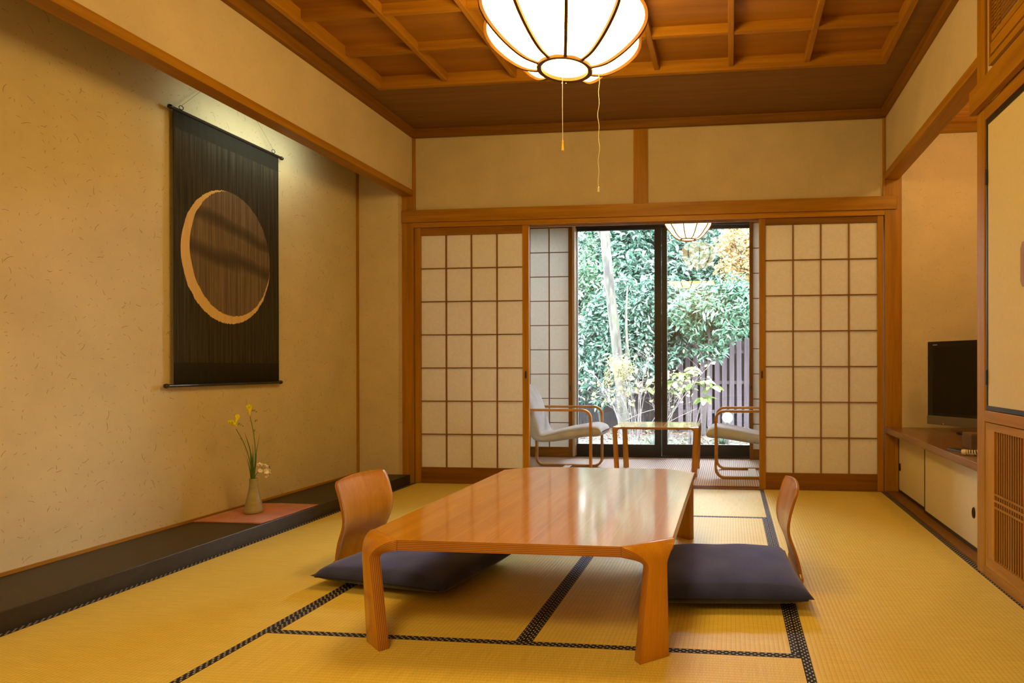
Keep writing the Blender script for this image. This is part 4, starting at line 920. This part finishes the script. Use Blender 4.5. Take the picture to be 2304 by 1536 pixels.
FD = wood('dark_shaded_board', (0.005, 0.004, 0.004), (0.012, 0.0095, 0.0095), 'z', 0.85, var=.25)  # dark brown boards, with the shade over them put into the colour
FT = thing('board_fence', 'dark close-boarded fence with shade in its colour behind the bare shrub', 'fence', (-0.8, 8.0, -0.3))
src = None; x = -3.3
while x < 1.5:
    if src is None: src = obj('fence_board', MB().box(x-.071, x+.071, 7.99, 8.01, -.3, 1.42), FD, FT, bevel=.004)
    else: copy_part(src, FT, (x, 8.0+.006*math.sin(x*9), .56))
    x += 0.15
for px in (-3.2, -1.4, .4, 1.52): obj('fence_post', MB().box(px-.05, px+.05, 8.02, 8.12, -.4, 1.5), FD, FT)
obj('cap_rail', MB().box(-3.4, 1.56, 7.97, 8.05, 1.42, 1.46), FD, FT)

def leaves(name, pts, nrm, size, mat, parent=None, asp=0.38, var=0.35, droop=0.3, seed=0, kind='stuff'):
    r = np.random.default_rng(seed); n = len(pts); P = np.asarray(pts)
    nr = np.asarray(nrm) + r.normal(0, 0.55, (n, 3)); nr /= np.linalg.norm(nr, axis=1)[:, None]
    d = r.normal(0, 1, (n, 3)); d[:, 2] -= droop; d -= nr*(d*nr).sum(1)[:, None]; d /= np.linalg.norm(d, axis=1)[:, None]
    s = np.cross(nr, d); L = size*(1+var*r.uniform(-1, 1, n))[:, None]; Wd = L*asp
    a = P; m = P + d*L*0.5; tip = P + d*L - nr*L*0.12
    l1 = P + d*L*.30 + s*Wd*.46 + nr*L*.05; l2 = P + d*L*.68 + s*Wd*.40 + nr*L*.02; r1 = P + d*L*.30 - s*Wd*.46 + nr*L*.05; r2 = P + d*L*.68 - s*Wd*.40 + nr*L*.02
    V = np.stack([a, l1, l2, tip, r2, r1], 1).reshape(-1, 3)
    b = np.arange(n)*6
    F = np.concatenate([np.stack([b, b+1, b+2, b+3], 1), np.stack([b, b+3, b+4, b+5], 1)])
    me = bpy.data.meshes.new(name); me.vertices.add(len(V)); me.vertices.foreach_set('co', V.astype(np.float32).ravel())
    me.loops.add(F.size); me.loops.foreach_set('vertex_index', F.astype(np.int32).ravel()); me.polygons.add(len(F)); me.polygons.foreach_set('loop_start', (np.arange(len(F))*4).astype(np.int32))
    me.polygons.foreach_set('use_smooth', np.zeros(len(F), bool))
    me.materials.append(mat); me.update(calc_edges=True); me.validate()
    o = bpy.data.objects.new(name, me); COL.objects.link(o)
    if parent is not None: o.parent = parent; o.location = -wl(parent)
    if kind: o['kind'] = kind
    return o
def blob(c, rad, n, seed, shell=0.45, clusters=0, cr_=0.25):
    r = np.random.default_rng(seed); c = np.array(c); rad = np.array(rad)
    k = clusters or 60; u = r.normal(0, 1, (k, 3)); u /= np.linalg.norm(u, axis=1)[:, None]; rr = (shell + (1-shell)*r.uniform(0, 1, k))[:, None]
    C = u*rr; idx = r.integers(0, k, n); off = r.normal(0, 1, (n, 3)); off /= np.linalg.norm(off, axis=1)[:, None]; off *= (r.uniform(0, 1, n)**0.5)[:, None]*cr_
    P = (C[idx] + off)*rad + c; nr = off*0.6 + np.array([0, -.25, 0.8]); return P, nr
LV_A = leafm('evergreen_leaves', [(0.0, (0.04, 0.13, 0.065)), (0.35, (0.10, 0.26, 0.14)), (0.75, (0.18, 0.38, 0.22)), (1.0, (0.28, 0.47, 0.27))], 0.36, .25, .5)
LV_B = leafm('bluish_evergreen_leaves', [(0.0, (0.045, 0.14, 0.095)), (0.5, (0.12, 0.30, 0.21)), (1.0, (0.27, 0.47, 0.37))], 0.32, .2, .6)
LV_C = leafm('pale_green_leaves', [(0.0, (0.05, 0.16, 0.08)), (0.4, (0.11, 0.31, 0.19)), (1.0, (0.22, 0.47, 0.32))], 0.36, .2, .5)
LV_Y = leafm('maple_leaves', [(0.0, (0.62, 0.34, 0.12)), (0.4, (0.82, 0.56, 0.24)), (0.8, (0.88, 0.70, 0.36)), (1.0, (0.55, 0.56, 0.24))], 0.5, .45, .3)
LV_L = leafm('lime_leaves', [(0.0, (0.25, 0.42, 0.10)), (0.5, (0.40, 0.56, 0.17)), (1.0, (0.56, 0.66, 0.26))], 0.4, .4, .5)
LV_O = leafm('sparse_yellowing_leaves', [(0.0, (0.34, 0.46, 0.16)), (0.5, (0.60, 0.60, 0.24)), (0.8, (0.76, 0.66, 0.34)), (1.0, (0.75, 0.45, 0.18))], 0.5, .4, .4)
BARK = plain('bark', (0.02, 0.016, 0.013), 0.9, noise=.4, nscale=14, bmp=1.0); TWIG = plain('pale_twig', (0.11, 0.10, 0.097), 0.8, noise=.3, nscale=20)
def lichen():
    m, t, p, out = new_mat('lichen_bark'); mp = t.nodes.new('ShaderNodeMapping'); t.links.new(coords(t), mp.inputs[0]); mp.inputs['Scale'].default_value = (14, 14, 3)
    n = N(t, 'ShaderNodeTexNoise'); n.inputs['Scale'].default_value = 1; n.inputs['Detail'].default_value = 7; t.links.new(mp.outputs[0], n.inputs[0])
    r = ramp(t, n.outputs[0], [(0.34, (0.008, 0.007, 0.006)), (0.45, (0.018, 0.021, 0.012)), (0.56, (0.046, 0.046, 0.038)), (0.68, (0.028, 0.042, 0.010))]); t.links.new(r.outputs[0], p.inputs['Base Color']); p.inputs['Roughness'].default_value = .9; bump(t, p, n.outputs[0], 1, .03); return m
def trunk(parent, path, r0, r1, mat=BARK, name='trunk', seg=10):
    P = cr(path, 5); n = len(P); return obj(name, MB().tube(P, [r0+(r1-r0)*i/(n-1) for i in range(n)], seg), mat, parent, smooth=True)
def tree(label, name, base, h, crown, n, mat, size, seed, asp=.38, tr=.09, clusters=60, cr_=.25, cat='tree', group=None, shell=.45, bend=.2):
    T = thing(name, label, cat, base, group); b = Vector(base); rs = random.Random(seed); c = Vector(crown[0])
    top = Vector((c.x, c.y, c.z + crown[1][2]*.3)); mid = (b+top)/2 + Vector((rs.uniform(-bend, bend), rs.uniform(-bend, bend)*.5, 0))
    t_ = trunk(T, [b - Vector((0, 0, .1)), b.lerp(mid, .5), mid, top], tr, tr*.35)
    for k in range(6):
        a = rs.uniform(0, 2*PI); s = mid.lerp(top, rs.uniform(0, .9)); e = c + Vector((math.cos(a)*crown[1][0]*.7, math.sin(a)*crown[1][1]*.7, rs.uniform(-.5, .6)*crown[1][2]))
        trunk(t_, [s, s.lerp(e, .5)+Vector((0, 0, .1)), e], tr*.35, tr*.1, name='branch', seg=7)
    P, nr = blob(c, crown[1], n, seed, shell, clusters, cr_); leaves('foliage', P, nr, size, mat, T, asp, seed=seed)
    return T
grp = None
EV = [((0.05, 10.4), (1.1, .8, 1.5), 4.2, LV_B), ((-3.2, 9.9), (1.7, 1.2, 2.6), 2.3, LV_B), ((-0.9, 9.4), (1.5, 1.0, 2.3), 2.0, LV_A), ((0.7, 9.9), (1.35, 1.0, 2.2), 2.5, LV_B), ((2.1, 10.1), (1.35, 1.0, 2.1), 2.6, LV_B), ((3.6, 9.7), (1.3, 1.0, 2.2), 2.2, LV_A), ((5.6, 9.8), (1.6, 1.2, 2.6), 2.4, LV_A),
      ((-0.5, 11.0), (1.5, 1.0, 1.6), 5.4, LV_B), ((-2.6, 11.8), (2.0, 1.2, 2.8), 4.4, LV_B), ((0.9, 12.0), (1.9, 1.2, 2.8), 4.2, LV_B), ((3.4, 12.2), (2.0, 1.2, 2.8), 4.4, LV_A), ((6.2, 12.0), (2.2, 1.3, 2.9), 4.7, LV_B)]
ELAB = ['bluish evergreen crown between the mossy trunk and the left frame', 'dense evergreen outermost left behind the picket fence', 'dense evergreen behind the left end of the fence, left of the mossy trunk', 'bluish evergreen behind the mossy trunk', 'bluish evergreen behind the fence in the middle of the view',
        'bright evergreen behind the fence under the yellow maple', 'dense evergreen outermost right behind the picket fence', 'evergreen crown filling the upper left corner of the glass', 'tall evergreen on the slope, outermost left', 'tall evergreen on the slope above the mossy trunk', 'tall evergreen on the slope behind the yellow maple', 'tall evergreen on the slope, outermost right']
for i, ((x, y), rad, cz, mt) in enumerate(EV):
    tree(ELAB[i], 'evergreen_tree', (x, y, ground_z(x, y)), 4, ((x, y, cz), rad), 11000 if i in (3, 4, 5, 9, 10) else 6500, mt, 0.165, 20+i, clusters=170, cr_=.17, tr=.08, group='evergreen trees behind the fence', shell=.35)
# understory shrubs right behind / before the fence on the left
tree('low bluish shrub crowding the left part of the fence', 'evergreen_shrub', (0.75, 7.3, -.3), 2, ((0.75, 7.35, 1.75), (1.0, .42, .95)), 6500, LV_B, .135, 51, clusters=110, cr_=.2, tr=.03, cat='shrub')
tree('leafy young tree with spreading tiers before the picket fence', 'young_tree', (2.12, 6.9, -.3), 3, ((2.25, 6.9, 1.95), (.95, .45, .80)), 5600, LV_C, .130, 52, clusters=80, cr_=.24, tr=.045, asp=.34, shell=.15, bend=.05)
tree('leafy dark shrub behind the left half of the fence view', 'evergreen_shrub', (1.25, 7.6, -.3), 2, ((1.35, 7.5, 2.0), (.75, .40, .85)), 5000, LV_B, .135, 53, clusters=90, cr_=.2, tr=.03, cat='shrub')
tree('yellow-orange autumn maple at the upper right of the glass', 'maple_tree', (3.75, 7.3, -.3), 4, ((3.10, 7.2, 3.05), (.85, .5, .80)), 9500, LV_Y, .062, 54, clusters=80, cr_=.24, tr=.06, asp=.75, shell=.1)
tree('low dark evergreen shrub at the left edge of the glass', 'evergreen_shrub', (0.15, 7.2, -.3), 2, ((0.15, 7.2, 1.1), (.8, .4, .9)), 5000, LV_B, .13, 57, clusters=90, cr_=.2, tr=.03, cat='shrub')
# tall mossy trunk
T = thing('mossy_tree', 'tall tree trunk patched with moss and lichen in the left glass door', 'tree', (.67, 6.6, -.32))
tk = trunk(T, [(.67, 6.6, -.4), (.60, 6.6, .6), (.525, 6.6, 1.4), (.435, 6.6, 2.15), (.36, 6.6, 2.9), (.315, 6.6, 3.6), (.30, 6.6, 6.0)], .10, .088, lichen(), seg=14)
trunk(tk, [(.60, 6.6, .6), (.72, 6.6, 1.2), (.70, 6.65, 1.9), (.72, 6.7, 2.5)], .045, .012, lichen(), 'branch'); trunk(tk, [(0.34, 6.6, 3.2), (0.0, 6.7, 3.9), (-.4, 6.8, 4.6)], .04, .015, lichen(), 'branch')
P, nr = blob((0.7, 7.5, 6.2), (1.8, 1.0, 1.0), 3500, 61, .3, 60, .25); leaves('foliage', P, nr, .13, LV_A, T, seed=61)
# bare twiggy shrub, left
T = thing('bare_shrub', 'half bare shrub of pale twigs with few yellowing leaves', 'shrub', (1.35, 4.3, -.32)); rs = random.Random(11)
tips = []
for k in range(20):
    a = rs.uniform(-1, 1); x0 = 1.30+a*.25; lean = a*.5 + rs.uniform(-.35, .35); hgt = rs.uniform(.7, 1.35); y0 = 4.3+rs.uniform(-.2, .2)
    P0 = [(x0, y0, -.36), (x0+lean*.25, y0, hgt*.35-.2), (x0+lean*.6+rs.uniform(-.05, .05), y0+rs.uniform(-.1, .1), hgt*.75-.2), (x0+lean+rs.uniform(-.08, .08), y0, hgt-.15)]
    tw = trunk(T, P0, .0085, .0025, TWIG, 'twig', 5)
    sub = MB()
    for j in range(9):
        t = rs.uniform(.35, 1); p = Vector(P0[1]).lerp(Vector(P0[3]), t); d = Vector((rs.uniform(-.3, .3), rs.uniform(-.12, .12), rs.uniform(-.02, .25))); q = p+d; sub.tube([p, p.lerp(q, .5)+Vector((0, 0, .015)), q], [.003, .002, .0012], 4); tips += [q, p.lerp(q, .6)]
        for _ in range(2): d2 = Vector((rs.uniform(-.14, .14), rs.uniform(-.08, .08), rs.uniform(-.03, .14))); sub.tube([q, q+d2], [.0015, .001], 4); tips.append(q+d2)
    so = obj('twiglets', sub, TWIG, tw); so['kind'] = 'stuff'
for (a, b) in (((1.10, 4.2, .18), (1.75, 4.25, .40)), ((1.55, 4.2, .02), (2.15, 4.3, .36))):
    trunk(T, [a, tuple((a[i]*.6+b[i]*.4) + (.03 if i == 2 else 0) for i in range(3)), b], .008, .004, TWIG, 'low_branch', 6)
r = np.random.default_rng(4); idx = r.integers(0, len(tips), 230); leaves('leaves', [tuple(tips[i]) for i in idx], np.tile([0, -.6, .6], (230, 1)), .062, LV_O, T, .62, seed=9)
P, nr = blob((0.98, 4.5, .95), (.30, .2, .32), 1300, 71, .2, 30, .3); leaves('fine_leaves', P, nr, .038, LV_O, T, .35, seed=71)
# broad lime leaves: every leaf a part
def broad_shrub(name, label, base, whorls, mat, L0, seed):
    T = thing(name, label, 'shrub', base); rs = random.Random(seed); src = []
    for v in range(3):
        mb = MB()
        def fn(u, w_, v=v):
            s = w_*2-1; W_ = .42*math.sin(PI*(u*.92+.04))**.75*(1+.0*v); return (u, s*W_*.55, .10*abs(s)*math.sin(PI*u) - (.18+.08*v)*u*u)
        mb.grid(fn, 6, 4); m_ = bpy.data.meshes.new('leaf'); m_.from_pydata(mb.v, [], mb.f); m_.materials.append(mat[v % len(mat)]); 
        for p in m_.polygons: p.use_smooth = True
        src.append(m_)
    for c, n, sc in whorls:
        c = Vector(c); b = Vector(base); trunk(T, [tuple(b + Vector((rs.uniform(-.03, .03), 0, -.05))), tuple(b.lerp(c, .55)+Vector((rs.uniform(-.05, .05), 0, 0))), tuple(c)], .009, .004, TWIG, 'stem', 6)
        for k in range(n):
            o = bpy.data.objects.new('leaf', src[rs.randrange(3)]); COL.objects.link(o); o.parent = T; o.location = c - b + Vector((0, 0, rs.uniform(-.01, .02)))
            s = L0*sc*rs.uniform(.75, 1.15); o.scale = (s, s, s); o.rotation_euler = (rs.uniform(-.5, .5), rs.uniform(-.35, .45), 2*PI*k/n+rs.uniform(-.4, .4))
    return T
LM = [plain('lime_leaf_a', (.15, .23, .06), .45), plain('lime_leaf_b', (.12, .20, .05), .45), plain('lime_leaf_c', (.18, .24, .085), .45)]
for m_ in LM:
    t = m_.node_tree; p = [n for n in t.nodes if n.type == 'BSDF_PRINCIPLED'][0]; out = [n for n in t.nodes if n.type == 'OUTPUT_MATERIAL'][0]
    tr_ = t.nodes.new('ShaderNodeBsdfTranslucent'); tr_.inputs[0].default_value = p.inputs['Base Color'].default_value; mx = t.nodes.new('ShaderNodeMixShader'); mx.inputs[0].default_value = .35; t.links.new(p.outputs[0], mx.inputs[1]); t.links.new(tr_.outputs[0], mx.inputs[2]); t.links.new(mx.outputs[0], out.inputs[0])
broad_shrub('broadleaf_shrub', 'lime green broadleaf shrub right of the middle door frame', (2.02, 4.6, -.32), [((1.98, 4.45, .86), 7, 1), ((2.10, 4.5, .72), 7, 1), ((2.26, 4.45, .74), 6, 1), ((2.36, 4.4, .66), 6, 1.05), ((2.24, 4.4, .50), 7, 1.1), ((1.96, 4.45, .62), 6, 1), ((2.08, 4.5, .95), 5, .9)], LM, .185, 5)
broad_shrub('broadleaf_shrub', 'lime green broadleaf shrub left of the middle door frame', (1.62, 4.8, -.32), [((1.48, 4.7, .78), 7, 1), ((1.62, 4.7, .86), 7, 1), ((1.75, 4.6, .74), 7, 1), ((1.86, 4.6, .84), 6, 1), ((1.70, 4.6, .60), 5, .9), ((1.36, 4.7, .62), 5, .9), ((1.66, 4.4, .12), 6, .9)], LM, .19, 6)
# grasses and ground cover
def tuft(name, label, c, n, h, mat, seed, spread=.12):
    r = random.Random(seed); mb = MB()
    for k in range(n):
        a = r.uniform(0, 2*PI); d = r.uniform(.02, spread); x, y = c[0]+math.cos(a)*d*.4, c[1]+math.sin(a)*d*.4; w = .0045; hh = h*r.uniform(.6, 1)
        ox, oy = math.cos(a)*d*2.2, math.sin(a)*d*2.2; px, py = -math.sin(a)*w, math.cos(a)*w; b = len(mb.v)
        for q, (f, z) in enumerate(((0, 0), (.25, .6), (.65, .95), (1.1, .75))): s_ = 1-q/3.2; mb.v += [(x+ox*f-px*s_, y+oy*f-py*s_, c[2]+hh*z), (x+ox*f+px*s_, y+oy*f+py*s_, c[2]+hh*z)]
        for q in range(3): mb.face((b+2*q, b+2*q+1, b+2*q+3, b+2*q+2))
    o = obj(name, mb, mat, None); return tag(o, label, 'grass', kind='stuff')
GR = plain('grass_blue_green', (.07, .13, .085), .5, noise=.2, nscale=10); GR2 = plain('pale_fern_green', (.12, .19, .10), .6, noise=.2, nscale=10)
tuft('grass_tuft', 'blue-green grass tuft below the side table', (1.52, 4.3, -.32), 160, .30, GR, 1, .16)
tuft('grass_tuft', 'pale green fern cushion behind the left armchair seat', (1.20, 3.6, -.33), 260, .32, GR2, 2, .15)
tuft('grass_tuft', 'small grass tuft near the fence foot', (2.5, 5.6, -.32), 120, .18, GR, 3, .14)
r = np.random.default_rng(12); n = 5200; xs = r.uniform(-2.5, 6, n); ys = r.uniform(2.2, 8.0, n); zs = np.array([ground_z(a, b) for a, b in zip(xs, ys)])+.012
lt = leaves('fallen_leaves', np.stack([xs, ys, zs], 1), np.tile([0, 0, 1.6], (n, 1)), .065, leafm('litter', [(0, (.06, .04, .025)), (.5, (.14, .09, .055)), (.85, (.26, .18, .11)), (1, (.42, .36, .16))], .7, .1, .2), None, .6, droop=0, seed=12)
tag(lt, 'fallen brown leaves strewn over the garden soil', 'leaves', kind='stuff')
n = 2600; xs = r.uniform(-1, 5, n); ys = r.uniform(2.3, 6.2, n); zs = np.array([ground_z(a, b) for a, b in zip(xs, ys)])+.01
lt = leaves('ground_cover', np.stack([xs, ys, zs], 1), np.tile([0, -.2, 1.0], (n, 1)), .05, LV_A, None, .5, droop=-.4, seed=13); tag(lt, 'low green ground cover between the fallen leaves', 'plants', kind='stuff')
# globe garden lamp
G = thing('globe_lamp', 'glowing round garden lamp on a short dark post before the fence', 'lamp', (2.592, 5.5, -.32))
gl = MB(); gl.lathe([(0.0005, .044)] + [(.086*math.sin(a), .130-.086*math.cos(a)) for a in [PI*i/14 for i in range(1, 14)]] + [(0.0005, .216)], (2.592, 5.5), 24)
obj('glass_globe', gl, emis('globe_glow', (1, .86, .55), 9), G, smooth=True)
obj('lamp_post', MB().lathe([(.0005, .06), (.05, .055), (.05, .03), (.035, .02), (.035, -.40), (.0005, -.40)], (2.592, 5.5), 16), BLK, G, smooth=False)

# outdoor colours darkened to balance the strong sky: foliage, bark, boards and soil
OUT = 0.68
for nm in ('evergreen_leaves', 'bluish_evergreen_leaves', 'pale_green_leaves', 'maple_leaves', 'lime_leaves', 'sparse_yellowing_leaves', 'litter', 'bark', 'pale_twig', 'lichen_bark', 'leaf_litter_soil',
           'lime_leaf_a', 'lime_leaf_b', 'lime_leaf_c', 'grass_blue_green', 'pale_fern_green', 'weathered_board', 'dark_shaded_board', 'fence_dark'):
    for nd_ in bpy.data.materials[nm].node_tree.nodes:
        if nd_.type == 'VALTORGB':
            for el in nd_.color_ramp.elements: el.color = tuple(c*OUT for c in el.color[:3]) + (1,)
        elif nd_.type in ('BSDF_PRINCIPLED', 'BSDF_TRANSLUCENT') and not nd_.inputs[0].is_linked:
            nd_.inputs[0].default_value = tuple(c*OUT for c in nd_.inputs[0].default_value[:3]) + (1,)
